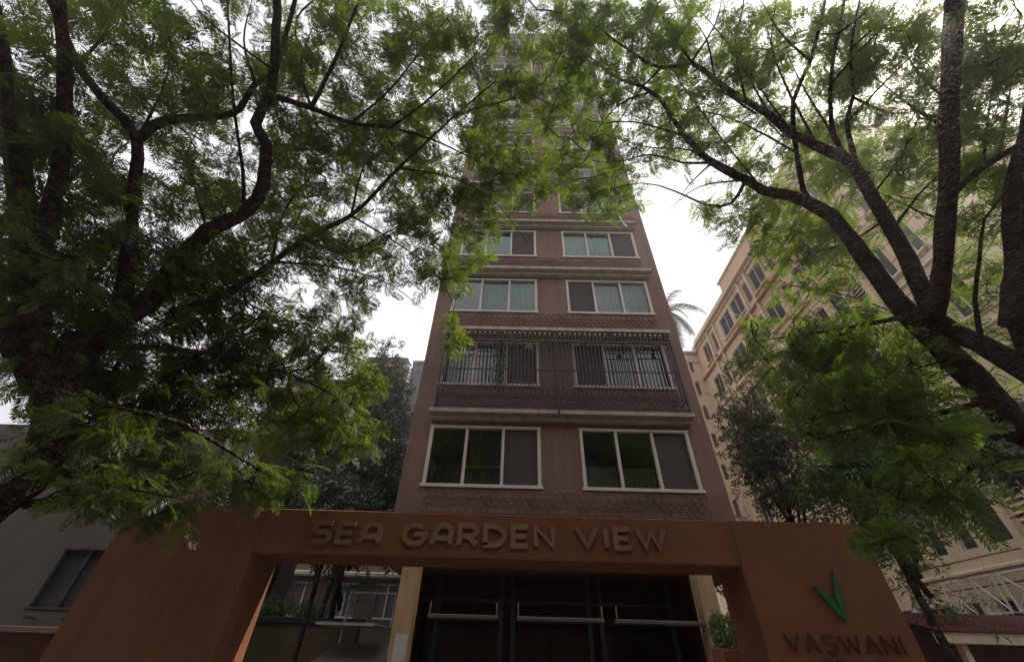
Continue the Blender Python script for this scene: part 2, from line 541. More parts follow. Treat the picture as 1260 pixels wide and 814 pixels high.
def stroke(mb, pts, w, y0, y1):
    P = []
    for x, z in pts:
        if not P or (Vector((x, z)) - P[-1]).length > 0.012:
            P.append(Vector((x, z)))
    L, R = [], []
    for i, p in enumerate(P):
        a = (P[i] - P[i - 1]).normalized() if i > 0 else None
        b = (P[i + 1] - P[i]).normalized() if i < len(P) - 1 else None
        if a is None: a = b
        if b is None: b = a
        t = (a + b)
        t = t.normalized() if t.length > 1e-3 else a
        n = Vector((-t.y, t.x))
        k = 1 / max(0.72, n.dot(Vector((-a.y, a.x))))
        L.append(p + n * w / 2 * k); R.append(p - n * w / 2 * k)
    for i in range(len(P) - 1):
        q = [L[i], R[i], R[i + 1], L[i + 1]]
        mb.face([(v.x, y0, v.y) for v in q])
        for s_ in (L, R):
            mb.face([(s_[i].x, y0, s_[i].y), (s_[i].x, y1, s_[i].y), (s_[i + 1].x, y1, s_[i + 1].y), (s_[i + 1].x, y0, s_[i + 1].y)])
    for i in (0, -1):
        mb.face([(L[i].x, y0, L[i].y), (L[i].x, y1, L[i].y), (R[i].x, y1, R[i].y), (R[i].x, y0, R[i].y)])


def write(word, x0, x1, z0, z1, w, y, dep, mat, part, parent, space=0.55, gap=0.34, slope=0.0):
    tot = 0
    for ch in word:
        tot += space if ch == ' ' else LET[ch][0]
        tot += gap
    tot -= gap
    k = (x1 - x0) / tot
    h = z1 - z0
    x = 0
    for ch in word:
        if ch == ' ':
            x += space + gap; continue
        mb = MB()
        for q, st in enumerate(LET[ch][1]):
            pts = [(x0 + (x + a) * k, z0 + slope * (x + a) * k + b * (h - w) + w / 2) for a, b in st]
            stroke(mb, pts, w, y - dep - 0.0012 * q, y - 0.004)
        mb.build(part, mat, parent)
        x += LET[ch][0] + gap


write('SEA GARDEN VIEW', -2.93, 2.20, 3.72, 4.04, 0.072, GY, 0.05, 'letter_metal', 'letter', gate, slope=0.006, space=0.34, gap=0.31)
write('VaSWaNI', 3.49, 4.97, 2.665, 2.865, 0.026, GY, 0.02, 'logo_letter', 'small_letter', gate, gap=0.30)
write('GROUP', 3.86, 4.72, 2.42, 2.615, 0.022, GY, 0.02, 'logo_letter', 'small_letter', gate, gap=0.42)
em = MB()
em.prism([(4.10, 3.385), (4.21, 3.315), (4.30, 3.235), (4.335, 3.12), (4.345, 2.985), (4.245, 3.14)], GY - 0.035, GY - 0.004)
em.prism([(4.345, 3.255), (4.395, 3.42), (4.465, 3.585), (4.46, 3.40), (4.43, 3.18), (4.352, 2.99), (4.342, 3.12)], GY - 0.030, GY - 0.004)
em.build('emblem', 'logo_green', gate)

# ------------------------------------------------------------------ the brown apartment building
BY, SY = 10.2, 9.86             # facade plane, front edge of the ledges
BL, BR = -2.91, 5.32
NF = 13
ST = 2.985
SILL0, WH = 5.84, 1.66
WINX = [(-2.34, 0.67), (1.76, 4.72)]
bld = thing('apartment_building', 'narrow mauve brown apartment tower with paired three-pane windows and relief panels', 'building', (1.2, BY, 0))
TOP = SILL0 + NF * ST + 0.6
m = MB()
us = [BL, WINX[0][0], WINX[0][1], WINX[1][0], WINX[1][1], BR]
vs = [4.12]
for k in range(NF):
    vs += [SILL0 + k * ST, SILL0 + k * ST + WH]
vs.append(TOP)
wall_grid(m, (0, BY, 0), (1, 0, 0), (0, 0, 1), us, vs, lambda i, j: i in (1, 3) and j % 2 == 1, (0, 1, 0), 0.16)
# body: sides, back, roof, with rooms behind the windows
for x in (BL, BR):
    m.face([(x, BY, 4.12), (x, 22, 4.12), (x, 22, TOP), (x, BY, TOP)])
m.face([(BL, 22, 0), (BR, 22, 0), (BR, 22, TOP), (BL, 22, TOP)])
m.face([(BL, BY, TOP), (BR, BY, TOP), (BR, 22, TOP), (BL, 22, TOP)])
m.face([(BL, BY, 4.12), (BR, BY, 4.12), (BR, 22, 4.12), (BL, 22, 4.12)])
for x in (-2.41, 4.29):
    m.face([(x, BY + .1, 0), (x, 22, 0), (x, 22, 4.12), (x, BY + .1, 4.12)])
m.build('wall', 'mauve', bld)
m = MB()
for k in range(NF):
    z = SILL0 + k * ST - 0.7
    m.face([(BL + .02, BY + .2, z), (BR - .02, BY + .2, z), (BR - .02, 14, z), (BL + .02, 14, z)])
m.face([(BL + .02, 14, 4.2), (BR - .02, 14, 4.2), (BR - .02, 14, TOP - .1), (BL + .02, 14, TOP - .1)])
m.face([(1.2, BY + .05, 4.2), (1.2, 14, 4.2), (1.2, 14, TOP - .1), (1.2, BY + .05, TOP - .1)])
m.build('room', 'room', bld)

LZ = [7.89 + k * ST for k in range(NF)]          # top of each ledge
for k, z in enumerate(LZ):
    if z > TOP: continue
    m = MB()
    m.bbox(-2.42, 4.92, SY, BY + 0.01, z - 0.13, z, 0.01)
    # soffit band under the ledge, set back
    m.box(-2.36, 4.86, SY + 0.16, BY - 0.002, z - 0.26, z - 0.132)
    m.build('ledge', 'concrete_edge', bld)


def relief(zlo, zhi, x0=-2.32, x1=4.78):
    """panel cast with interlocking rings"""
    mb = MB()
    mb.box(x0, x1, BY - 0.03, BY - 0.002, zlo, zhi)
    R = 0.135
    rows = max(1, int((zhi - zlo - 0.02) / (R * 1.25)))
    rz = (zhi - zlo - 2 * R) / max(1, rows - 1) if rows > 1 else 0
    for j in range(rows):
        zc = zlo + R + j * rz if rows > 1 else (zlo + zhi) / 2
        n = int((x1 - x0 - 2 * R) / (R * 1.35))
        for i in range(n + 1):
            xc = x0 + R + (x1 - x0 - 2 * R) * (i + (0.0 if j % 2 == 0 else 0.5)) / n
            if xc + R > x1: continue
            kk = len(mb.v)
            seg = 10
            for s_ in range(seg):
                t = 2 * pi * s_ / seg
                for rr, yy in ((R * 1.02, BY - 0.03), (R * 0.90, BY - 0.046), (R * 0.78, BY - 0.03)):
                    mb.v.append((xc + rr * cos(t), yy, zc + rr * sin(t)))
            for s_ in range(seg):
                for q in range(2):
                    a = kk + s_ * 3 + q; b = kk + ((s_ + 1) % seg) * 3 + q
                    mb.f.append((a, b, b + 1, a + 1))
    return mb.build('relief_panel', 'mauve_dark', bld)


relief(5.2, 5.76)
for k in range(1, NF):
    relief(LZ[k - 1] + 0.14, SILL0 + k * ST - 0.09)


def window(x0, x1, z0, panes, curtains, rail=True):
    """three sliding panes in a pale aluminium frame; panes: g glass, c clear, m insect screen; curtains: list of (pane, material)"""
    z1 = z0 + WH
    y0 = BY + 0.03
    fb = MB()
    w = 0.075
    fb.bbox(x0 - 0.03, x1 + 0.03, y0 - 0.065, y0 + 0.1, z1 - w, z1 + 0.002)
    fb.bbox(x0 - 0.05, x1 + 0.05, y0 - 0.085, y0 + 0.1, z0 - 0.025, z0 + w * 0.8)
    fb.bbox(x0 - 0.012, x0 + w, y0 - 0.06, y0 + 0.098, z0 + w * 0.8, z1 - w)
    fb.bbox(x1 - w, x1 + 0.012, y0 - 0.06, y0 + 0.098, z0 + w * 0.8, z1 - w)
    pw = (x1 - x0) / 3
    for i in (1, 2):
        fb.bbox(x0 + i * pw - 0.037, x0 + i * pw + 0.037, y0 - 0.045, y0 + 0.09, z0 + w * 0.8, z1 - w)
    wo_ = fb.build('window', 'frame_white', bld)
    for i, t in enumerate(panes):
        a, b = x0 + i * pw + 0.038, x0 + (i + 1) * pw - 0.038
        if i == 0: a = x0 + w
        if i == 2: b = x1 - w
        yy = y0 + (0.02 if i % 2 == 0 else 0.045)
        p = MB(); p.face([(a, yy, z0 + w * .7), (b, yy, z0 + w * .7), (b, yy, z1 - w * .9), (a, yy, z1 - w * .9)])
        p.build('insect_screen' if t == 'm' else 'pane', {'g': 'glass', 'c': 'glass_clear', 'm': 'mesh_screen'}[t], wo_)
    for i, mat in curtains:
        top = z1 + 0.05
        if isinstance(mat, tuple):
            mat, top = mat[0], z0 + WH * mat[1]
        c = MB()
        a, b = x0 + i * pw + 0.03, x0 + (i + 1) * pw - 0.03
        n = 36
        ph = random.random() * 6
        prev = None
        for s_ in range(n + 1):
            x = a + (b - a) * s_ / n
            y = y0 + 0.22 + 0.028 * sin(s_ * 1.9 + ph) + 0.012 * sin(s_ * 0.7)
            if prev:
                c.face([(prev[0], prev[1], z0 - 0.1), (x, y, z0 - 0.1), (x, y, top), (prev[0], prev[1], top)])
            prev = (x, y)
        c.build('curtain', mat, wo_)
    if rail:
        r = MB()
        r.bbox(x0 + 0.01, x1 - 0.01, y0 + 0.13, y0 + 0.155, z0 + 0.56, z0 + 0.60, 0.005)
        r.build('safety_rail', 'frame_white', wo_)
    return wo_


specs = [
    ('gcm', [(0, ('curtain_pale', 0.40)), (1, 'curtain_green')], 'ccm', [(0, ('curtain_pale', 0.42)), (1, ('curtain_pale', 0.40))]),
    ('ggm', [(0, 'curtain_green')], 'mgg', [(2, 'curtain_green')]),
    ('gcc', [(0, 'curtain_pale'), (1, 'curtain_teal'), (2, 'curtain_teal')], 'mcc', [(1, 'curtain_pale'), (2, 'curtain_pale')]),
    ('ccm', [(0, 'curtain_pale'), (1, 'curtain_teal')], 'ccm', [(0, 'curtain_teal'), (1, 'curtain_teal')]),
    ('ggm', [], 'mgg', [(2, 'curtain_pale')]),
    ('mcc', [(1, 'curtain_pale')], 'ccm', [(0, 'curtain_teal')]),
]
for k in range(NF):
    a = specs[k] if k < len(specs) else specs[2 + (k * 5) % 4]
    for (x0, x1), pn, cu in ((WINX[0], a[0], a[1]), (WINX[1], a[2], a[3])):
        window(x0, x1, SILL0 + k * ST, pn, cu)


def grille(zb, h, fancy):
    """projecting security cage standing on a ledge"""
    y = SY - 0.03 if fancy else SY + 0.02
    x0, x1 = -2.26, 4.80
    zt = zb + h
    fb = MB()
    for z in ((zb + 0.05, zb + 0.36, zb + h * 0.47, zt - 0.34, zt - 0.12, zt) if fancy else (zb + 0.05, zb + 0.45, zt)):
        fb.bbox(x0, x1, y - 0.012, y + 0.012, z - 0.018, z + 0.018, 0.003)
        for x in (x0, x1):
            fb.bbox(x - 0.011, x + 0.011, y + 0.0125, BY, z - 0.011, z + 0.011, 0.003)
    for x in (x0, 1.19, x1):
        fb.bbox(x - 0.022, x + 0.022, y - 0.026, y + 0.018, zb - 0.14 if x == 1.19 else zb, zt, 0.004)
    g_ = fb.build('window_grille', 'iron', bld)
    n = 62 if fancy else 60
    bb = MB()
    for i in range(1, n):
        x = x0 + (x1 - x0) * i / n
        bb.tube([(x, y, (zb + h * .12) if fancy else zb), (x, y, zt)], 0.015, 5)
    for s_ in (x0, x1):
        for j in range(1, 4):
            yy = y + (BY - y) * j / 4
            bb.tube([(s_, yy, zb), (s_, yy, zt)], 0.008, 5)
    bb.build('bars', 'iron', g_)
    if fancy:
        # roof of flat strips and brass spear heads
        rb = MB()
        for j in range(5):
            yy = y + 0.03 + j * 0.07
            rb.bbox(x0, x1, yy - 0.02, yy + 0.02, zt + 0.013, zt + 0.019, 0.002)
        rb.build('cage_roof', 'iron', g_)
        sp = MB()
        for i in range(44):
            if i % 11 in (10,): continue
            x = x0 + 0.1 + (x1 - x0 - 0.2) * i / 43
            sp.lathe([(0.006, 0), (0.02, 0.02), (0.022, 0.05), (0.003, 0.13)], (x, y - 0.02, zt - 0.11), 6)
        for i in range(n):
            x = x0 + (x1 - x0) * (i + .5) / n
            sp.lathe([(0.004, 0), (0.026, 0.018), (0.026, 0.034), (0.004, 0.05)], (x, y - 0.02, zt - 0.365), 6)
        so_ = sp.build('spear_heads', 'brass', g_)
        so_['kind'] = 'stuff'
    return g_


grille(LZ[0], ST - 0.26, True)
grille(LZ[4], 1.05, False)
# entrance: columns, dark lobby, glazed screen, three bars with brass ends
for x0, x1 in ((-2.39, -2.02), (3.92, 4.27)):
    m = MB(); m.bbox(x0, x1, 9.88, BY + .1, 0, 4.118, 0.012)
    c = m.build('column', 'beige', bld)
    m = MB(); m.bbox(x0 + 0.10, x1 - 0.02, 9.862, 9.876, 1.3, 2.86 if x0 < 0 else 2.78, 0.003)
    m.build('cladding_panel', 'tile_pale', c)
m = MB()
m.face([(-2.39, 13.6, 0), (4.27, 13.6, 0), (4.27, 13.6, 4.11), (-2.39, 13.6, 4.11)])
m.face([(-2.385, BY + .1, 0), (-2.385, 13.6, 0), (-2.385, 13.6, 4.11), (-2.385, BY + .1, 4.11)])
m.face([(4.265, BY + .1, 0), (4.265, 13.6, 0), (4.265, 13.6, 4.11), (4.265, BY + .1, 4.11)])
m.face([(-2.38, BY + .1, 4.11), (4.26, BY + .1, 4.11), (4.26, 13.6, 4.11), (-2.38, 13.6, 4.11)])
m.build('lobby_wall', 'lobby', bld)
m = MB()
for x in (-1.7, -0.25, 0.02, 1.75, 2.02, 3.6):
    m.bbox(x - 0.05, x + 0.05, 11.0, 11.1, 0, 4.1, 0.006)
for z in (3.55, 2.2):
    m.bbox(-2.02, 3.92, 11.01, 11.09, z - 0.04, z + 0.04, 0.005)
sc = m.build('lobby_screen', 'dark_metal', bld)
for a, b in ((-2.02, -1.75), (-1.65, -0.3), (0.07, 1.7), (2.07, 3.55)):
    m = MB(); m.face([(a, 11.05, 0.02), (b, 11.05, 0.02), (b, 11.05, 3.51), (a, 11.05, 3.51)])
    m.build('lobby_pane', 'glass_dark', sc)
for a, b in ((-1.72, -0.28), (0.10, 1.88), (2.12, 3.9)):
    m = MB(); m.bbox(a, b, 9.93, 10.16, 3.13, 3.205, 0.015)
    c = m.build('canopy_bar', 'bar_grey', bld)
    for x in (a + 0.03, b - 0.03):
        m = MB(); m.bbox(x - 0.012, x + 0.012, 9.95, 10.0, 3.217, 3.42, 0.004)
        m.build('bracket', 'brass', c)


# ------------------------------------------------------------------ foliage machinery
def frond_template(pairs=10, seed=0):
    """a twice-cut feather leaf, base at the origin, along +x, normal +z; returns verts, quads"""
    r = np.random.default_rng(seed)
    V, Q = [], []

    def q4(a, b, c, d):
        k = len(V); V.extend([a, b, c, d]); Q.append((k, k + 1, k + 2, k + 3))
    def droop(x): return -0.22 * x * x
    q4((0, -0.008, 0), (1.0, -0.003, droop(1)), (1.0, 0.003, droop(1)), (0, 0.008, 0))
    for i in range(pairs):
        x = 0.12 + 0.84 * i / (pairs - 1)
        prof = 0.30 * (sin(pi * min(1, (0.25 + 0.72 * i / (pairs - 1)))) ** 0.6) + 0.06
        for s in (-1, 1):
            L = prof * (0.9 + 0.2 * r.random())
            ang = radians(62 - 22 * i / pairs + r.normal() * 5)
            dx, dy = cos(ang), sin(ang) * s
            w = 0.024 + 0.006 * r.random()
            z = droop(x)
            tz = -0.12 * L + r.normal() * 0.02
            px, py = -dy, dx
            q4((x, 0, z), (x + dx * L * .55 + px * w, dy * L * .55 + py * w, z + tz * .3),
               (x + dx * L, dy * L, z + tz), (x + dx * L * .55 - px * w, dy * L * .55 - py * w, z + tz * .3))
    return np.array(V, float), np.array(Q, int)


def broad_template(n=7, seed=0, L=0.34, W=0.10):
    """a short shoot with lance-shaped leaves"""
    r = np.random.default_rng(seed)
    V, Q = [], []
    for i in range(n):
        x = 0.1 + 0.75 * i / (n - 1)
        a = i * 2.4 + r.random()
        d = np.array([0.45, cos(a) * .8, sin(a) * .55 - .1]); d /= np.linalg.norm(d)
        s = np.cross(d, [0.2, r.normal() * .3, 1]); s /= np.linalg.norm(s)
        nn = np.cross(s, d)
        l = L * (0.75 + 0.5 * r.random()); w = W * (0.8 + .4 * r.random())
        b = np.array([x, 0, 0])
        dr = np.array([0, 0, -0.18 * l])
        p = [b, b + d * l * .45 + s * w * .5 + nn * .03, b + d * l + dr, b + d * l * .45 - s * w * .5 + nn * .03]
        mid = b + d * l * .5 - nn * .01
        k = len(V); V.extend([p[0], p[1], p[2], mid, p[3]])
        Q.append((k, k + 1, k + 2, k + 3)); Q.append((k, k + 3, k + 2, k + 4))
    return np.array(V, float), np.array(Q, int)


def scatter(templates, pos, direc, nrm, size):
    """place a random template at every position with direction and normal"""
    n = len(pos)
    d = direc / np.linalg.norm(direc, axis=1, keepdims=True)
    y = np.cross(nrm, d); y /= np.maximum(1e-6, np.linalg.norm(y, axis=1, keepdims=True))
    z = np.cross(d, y)
    pick = rng.integers(0, len(templates), n)
    VV, QQ, off = [], [], 0
    for t, (tv, tq) in enumerate(templates):
        idx = np.where(pick == t)[0]
        if len(idx) == 0: continue
        P = pos[idx][:, None, :] + size[idx][:, None, None] * (tv[None, :, 0:1] * d[idx][:, None, :] + tv[None, :, 1:2] * y[idx][:, None, :] + tv[None, :, 2:3] * z[idx][:, None, :])
        VV.append(P.reshape(-1, 3))
        QQ.append((tq[None] + (off + np.arange(len(idx)) * len(tv))[:, None, None]).reshape(-1, 4))
        off += len(idx) * len(tv)
    return np.concatenate(VV), np.concatenate(QQ)


FRONDS = [frond_template(p, s) for p, s in ((12, 1), (13, 2), (11, 3), (14, 4))]
BROAD = [broad_template(7, s) for s in range(4)]
SMALL = [broad_template(9, s + 10, 0.30, 0.15) for s in range(4)]


class Tree:
    def __init__(s):
        s.pos = []; s.par = []; s.rad = []; s.lines = []      # skeleton nodes; polylines as index lists

    def limb(s, pts, r0, r1, step=0.22, wob=0.008):
        """a limb through the given points (Catmull-Rom), tapering from r0 to r1"""
        P = [Vector(p) for p in pts]
        P = [P[0] * 2 - P[1]] + P + [P[-1] * 2 - P[-2]]
        out = []
        for i in range(1, len(P) - 2):
            n = max(2, int((P[i + 1] - P[i]).length / step))
            for k in range(n):
                t = k / n
                a, b, c, d = P[i - 1], P[i], P[i + 1], P[i + 2]
                out.append(0.5 * ((2 * b) + (c - a) * t + (2 * a - 5 * b + 4 * c - d) * t * t + (3 * b - a - 3 * c + d) * t ** 3))
        out.append(P[-2])
        ids = []
        for k, p in enumerate(out):
            t = k / (len(out) - 1)
            r = r0 + (r1 - r0) * t ** 0.85
            ids.append(len(s.pos))
            s.pos.append(np.array(p) + rng.normal(size=3) * wob * r0 / 0.15)
            s.rad.append(r)
        s.lines.append((ids, True))

    def grow(s, att, tip=0.005, maxd=4.0, rmin=0.0):
        """join every attractor to the nearest point of the skeleton, nearest first: twigs branch off twigs"""
        att = np.asarray(att)
        base = np.array(s.pos)
        dmin = np.min(np.linalg.norm(att[:, None, :] - base[None], axis=2), axis=1)
        order = np.argsort(dmin)
        cap = len(base) + len(att) * 6
        N = np.zeros((cap, 3)); N[:len(base)] = base
        n = len(base)
        rad = list(s.rad)
        twigs = []
        ends = []
        for a in order:
            p = att[a]
            dd = np.linalg.norm(N[:n] - p, axis=1)
            j = int(np.argmin(dd))
            if dd[j] > maxd: continue
            q = N[j]
            k = max(2, min(6, int(dd[j] / 0.2)))
            side = rng.normal(size=3); side[2] = abs(side[2]) * 0.5
            side *= dd[j] * 0.10
            pts = [q]
            ids = [j]
            for i in range(1, k + 1):
                t = i / k
                x = q + (p - q) * t + side * 4 * t * (1 - t) + rng.normal(size=3) * 0.012
                if n < cap:
                    N[n] = x; ids.append(n); n += 1
                    rad.append(0)
                pts.append(x)
            twigs.append(ids)
            ends.append((pts[-1], pts[-1] - pts[-2], pts))
        # pipe model from the tips down
        flow = np.zeros(n)
        par = np.full(n, -1)
        for ids in twigs:
            for a, b in zip(ids[:-1], ids[1:]):
                par[b] = a
        nb = len(base)
        for i in range(n - 1, nb - 1, -1):
            flow[i] += 1 if flow[i] == 0 else 0
            if par[i] >= nb: flow[par[i]] += flow[i] * (1 if True else 0)
        R = tip * np.maximum(1, flow) ** 0.48
        s.N, s.R, s.twigs, s.ends, s.nb = N[:n], R, twigs, ends, nb

    def meshes(s, parent, bark, limb_sides=10):
        mb = MB()
        for ids, _ in s.lines:
            pts = [Vector(s.pos[i]) for i in ids]
            rr = [s.rad[i] * (1 + 0.035 * sin(i * 1.7) + 0.02 * sin(i * 4.1)) for i in ids]
            mb.tube(pts, rr, limb_sides)
        V, Q, off = [], [], len(mb.v)
        for ids in s.twigs:
            P = s.N[ids]
            R = s.R[ids].copy()
            if ids[0] < s.nb: R[0] = R[1] * 1.3
            R = np.minimum(R, 0.045)
            d = np.gradient(P, axis=0)
            d /= np.maximum(1e-6, np.linalg.norm(d, axis=1, keepdims=True))
            a = np.cross(d, [0.31, 0.2, 0.93]); a /= np.maximum(1e-6, np.linalg.norm(a, axis=1, keepdims=True))
            b = np.cross(d, a)
            n = 4
            ring = np.stack([P + R[:, None] * (a * cos(2 * pi * j / n) + b * sin(2 * pi * j / n)) for j in range(n)], axis=1)
            V.append(ring.reshape(-1, 3))
            for i in range(len(ids) - 1):
                for j in range(n):
                    Q.append((off + i * n + j, off + i * n + (j + 1) % n, off + (i + 1) * n + (j + 1) % n, off + (i + 1) * n + j))
            off += len(ids) * n
        if V:
            mb.v += [tuple(p) for p in np.concatenate(V).tolist()]
            mb.f += Q
        mb.build('trunk', bark, parent, smooth=True)

    def leaves(s, parent, temps, mat, per, size, name='crown', spread=0.16, flat=0.5, hang=0.25, along=0.6):
        pos, dr, nm = [], [], []
        for p, d, pts in s.ends:
            d = d / max(1e-6, np.linalg.norm(d))
            for k in range(per):
                t = rng.random() * along
                i = (len(pts) - 1) * (1 - t)
                i0 = int(i); f = i - i0
                q = pts[i0] if i0 >= len(pts) - 1 else pts[i0] * (1 - f) + pts[i0 + 1] * f
                pos.append(q + rng.normal(size=3) * spread * 0.35)
                v = rng.normal(size=3); v[2] *= 0.55
                v = v / np.linalg.norm(v) + d * 0.5
                v[2] -= hang
                dr.append(v)
                nn = np.array([0, 0, 1.0]) + rng.normal(size=3) * flat
                nm.append(nn)
        pos, dr, nm = map(np.array, (pos, dr, nm))
        sz = size * rng.uniform(0.55, 1.35, len(pos))
        v, q = scatter(temps, pos, dr, nm, sz)
        return quad_mesh(name, v, q, mat, parent)


def px_blobs(blobs, zmin=2.9, ymax=9.3, dens=1.0):
    """points of the crown along sight lines, between two distances: (cx, cy, rx, ry, n, r0, r1)"""
    out = []
    for cx, cy, rx, ry, n, r0, r1 in blobs:
        k = 0
        while k < n * dens:
            a = rng.random() * 2 * pi; s = sqrt(rng.random())
            u, v = cx + rx * s * cos(a), cy + ry * s * sin(a)
            p = at_r(u, v, r0 + (r1 - r0) * rng.random())
            k += 1
            if p.z < zmin or p.y > ymax: continue
            out.append(np.array(p))
    return out


def sun_gap(att):
    """leave a gap in the crowns where the sun reaches the inner face of the left pier"""
    d = np.array(sdir); a = np.asarray(att)
    keep = np.ones(len(a), bool)
    for z in np.linspace(2.2, 3.5, 6):
        for y in (6.98, 7.15):
            q = a - np.array([LX1, y, z])
            keep &= np.linalg.norm(q - (q @ d)[:, None] * d, axis=1) > 0.55
    return list(a[keep])


def world_blobs(blobs):
    """points of the crown outside the picture: (cx, cy, cz, rx, ry, rz, n)"""
    out = []
    for cx, cy, cz, rx, ry, rz, n in blobs:
        d = rng.normal(size=(n, 3)); d /= np.linalg.norm(d, axis=1, keepdims=True)
        p = np.array([cx, cy, cz]) + d * rng.random((n, 1)) ** (1 / 3) * np.array([rx, ry, rz])
        u, v, z = project(p)
        inside = (z > 0) & (u > -60) & (u < 1320) & (v > -60) & (v < 880)
        out += list(p[~inside])
    return out


def px_limb(t, pts, r_0, r_1, w0, w1):
    """limb through picture points at distances running from r_0 to r_1"""
    n = len(pts)
    t.limb([at_r(u, v, r_0 + (r_1 - r_0) * i / (n - 1)) for i, (u, v) in enumerate(pts)], w0 * (0.68 if w0 > 0.05 else 0.85), max(w1 * 0.68, 0.006))


# ------------------------------------------------------------------ the left street tree
tl = thing('street_tree', 'big feather-leaved tree with dark forking limbs filling the left side over the gate', 'tree', (-6.9, 4.3, 0))
T = Tree()
base = at_r(67, 473, 6.6)
p1 = at_r(27, 589, 6.4)
T.limb([(-7.0, 4.3, -0.05), (-6.85, 4.35, 1.6), p1, base, at_r(100, 415, 6.8)], 0.34, 0.16)
px_limb(T, [(67, 473), (110, 430), (150, 390), (177, 378), (211, 334), (255, 285), (304, 260), (324, 226), (327, 177), (314, 152), (334, 113), (339, 40), (342, -60)], 6.6, 8.3, 0.22, 0.07)
px_limb(T, [(110, 430), (145, 380), (157, 330), (163, 246), (169, 172), (130, 125), (95, 80), (70, 20), (40, -60)], 6.7, 8.2, 0.16, 0.05)
px_limb(T, [(169, 172), (190, 155), (211, 147), (250, 144), (275, 142), (295, 133), (314, 103), (339, 88), (352, 40), (363, 0), (372, -70)], 7.5, 8.8, 0.10, 0.04)
px_limb(T, [(60, 480), (40, 400), (50, 310), (66, 240), (76, 190), (79, 120), (78, 60), (74, 0), (72, -90)], 6.5, 8.0, 0.16, 0.07)
px_limb(T, [(40, 480), (15, 400), (38, 330), (22, 216), (10, 130), (5, 60), (-20, -60)], 6.6, 8.0, 0.12, 0.05)
px_limb(T, [(334, 118), (383, 133), (432, 152), (481, 157), (540, 175), (590, 200)], 7.9, 8.9, 0.07, 0.015)
px_limb(T, [(211, 385), (275, 363), (334, 324), (373, 295), (432, 265), (470, 228), (491, 206), (530, 170), (560, 142), (610, 100)], 7.0, 9.0, 0.09, 0.02)
px_limb(T, [(300, 255), (299, 215), (295, 182), (287, 123), (283, 60), (279, -20)], 7.6, 8.6, 0.035, 0.02)
px_limb(T, [(383, 133), (402, 95), (417, 64), (432, 25), (442, 0), (460, -60)], 8.1, 9.0, 0.045, 0.02)
px_limb(T, [(432, 265), (490, 300), (530, 330), (556, 370), (560, 405)], 8.4, 8.0, 0.025, 0.006)
px_limb(T, [(340, 322), (420, 330), (480, 350), (520, 380)], 8.0, 7.8, 0.03, 0.008)
px_limb(T, [(60, 480), (140, 500), (220, 520), (290, 560), (340, 590)], 6.2, 5.6, 0.06, 0.012)
px_limb(T, [(120, 425), (220, 430), (320, 450), (400, 480), (460, 520)], 6.6, 7.0, 0.07, 0.012)
px_limb(T, [(40, 560), (100, 590), (160, 600), (230, 615)], 6.2, 5.4, 0.05, 0.01)
px_limb(T, [(30, 620), (70, 612), (110, 580), (140, 560)], 6.3, 5.9, 0.05, 0.01)
px_limb(T, [(491, 206), (560, 220), (610, 250), (650, 300)], 8.8, 9.0, 0.025, 0.006)
for pts in ([(339, 88), (300, 60), (250, 20), (220, -20)], [(383, 133), (370, 80), (390, 20)], [(432, 152), (480, 110), (520, 60), (560, 10)], [(275, 142), (240, 100), (200, 40)], [(169, 172), (200, 110), (215, 50)],
            [(334, 324), (350, 260), (390, 210), (420, 190)], [(432, 265), (450, 200), (500, 130)], [(255, 285), (240, 230), (230, 190), (250, 150)], [(481, 157), (530, 120), (590, 60), (620, 0)], [(66, 240), (110, 200), (140, 190)],
            [(373, 295), (430, 310), (490, 280), (550, 270)], [(314, 103), (300, 50), (310, 0)], [(95, 80), (130, 40), (150, -10)], [(211, 334), (260, 350), (330, 390), (400, 400)]):
    px_limb(T, pts, 7.9, 9.4, 0.028, 0.006)
px_limb(T, [(560, 142), (600, 130), (660, 120), (710, 150)], 8.9, 9.6, 0.03, 0.006)
T.limb([at_r(40, 400, 6.6), (-6.3, 2.0, 7.6), (-5.6, -0.8, 9.0), (-4.6, -3.4, 9.8)], 0.15, 0.03)
T.limb([at_r(20, 430, 6.6), (-8.4, 3.4, 7.4), (-10.2, 2.6, 8.8)], 0.12, 0.03)
att = px_blobs([
    (120, 80, 150, 110, 95, 7.4, 11), (60, 260, 110, 120, 90, 6.6, 9.5), (250, 60, 130, 80, 45, 8, 11), (330, 180, 120, 120, 95, 7.8, 11.5),
    (450, 90, 120, 110, 120, 8, 11.5), (430, 230, 110, 90, 110, 8, 11), (530, 140, 90, 120, 95, 8.4, 11), (560, 290, 55, 70, 40, 8, 9.8),
    (500, 320, 60, 45, 26, 7.8, 9.6), (200, 300, 150, 90, 100, 7, 10), (330, 360, 130, 90, 110, 6.8, 9.4), (200, 430, 150, 90, 120, 6.6, 9),
    (370, 460, 100, 80, 80, 6.8, 8.8), (250, 500, 170, 70, 88, 6.4, 8.4), (120, 560, 120, 60, 40, 5.6, 7.2), (300, 590, 75, 20, 16, 5.6, 6.6),
    (190, 620, 80, 18, 8, 5.5, 6.3), (420, 530, 45, 32, 14, 6, 7.2), (556, 412, 18, 22, 5, 8.2, 8.6), (80, 400, 100, 100, 60, 6.4, 8.4),
    (650, 120, 90, 120, 62, 8.4, 10.8), (690, 205, 75, 50, 20, 8.4, 10.2), (650, 20, 110, 50, 34, 8.4, 11), (600, 220, 50, 60, 20, 8.4, 10)], dens=1.75)
att += world_blobs([(-5.2, -1.5, 9.3, 4.8, 4.6, 2.2, 220), (-9.5, 3, 8.6, 3.0, 4.0, 2.4, 130)])  # unseen crown beyond the frame, put in for shade
T.grow(sun_gap(att))
T.meshes(tl, 'bark')
T.leaves(tl, FRONDS, 'leaf_feather', 7, 0.27)

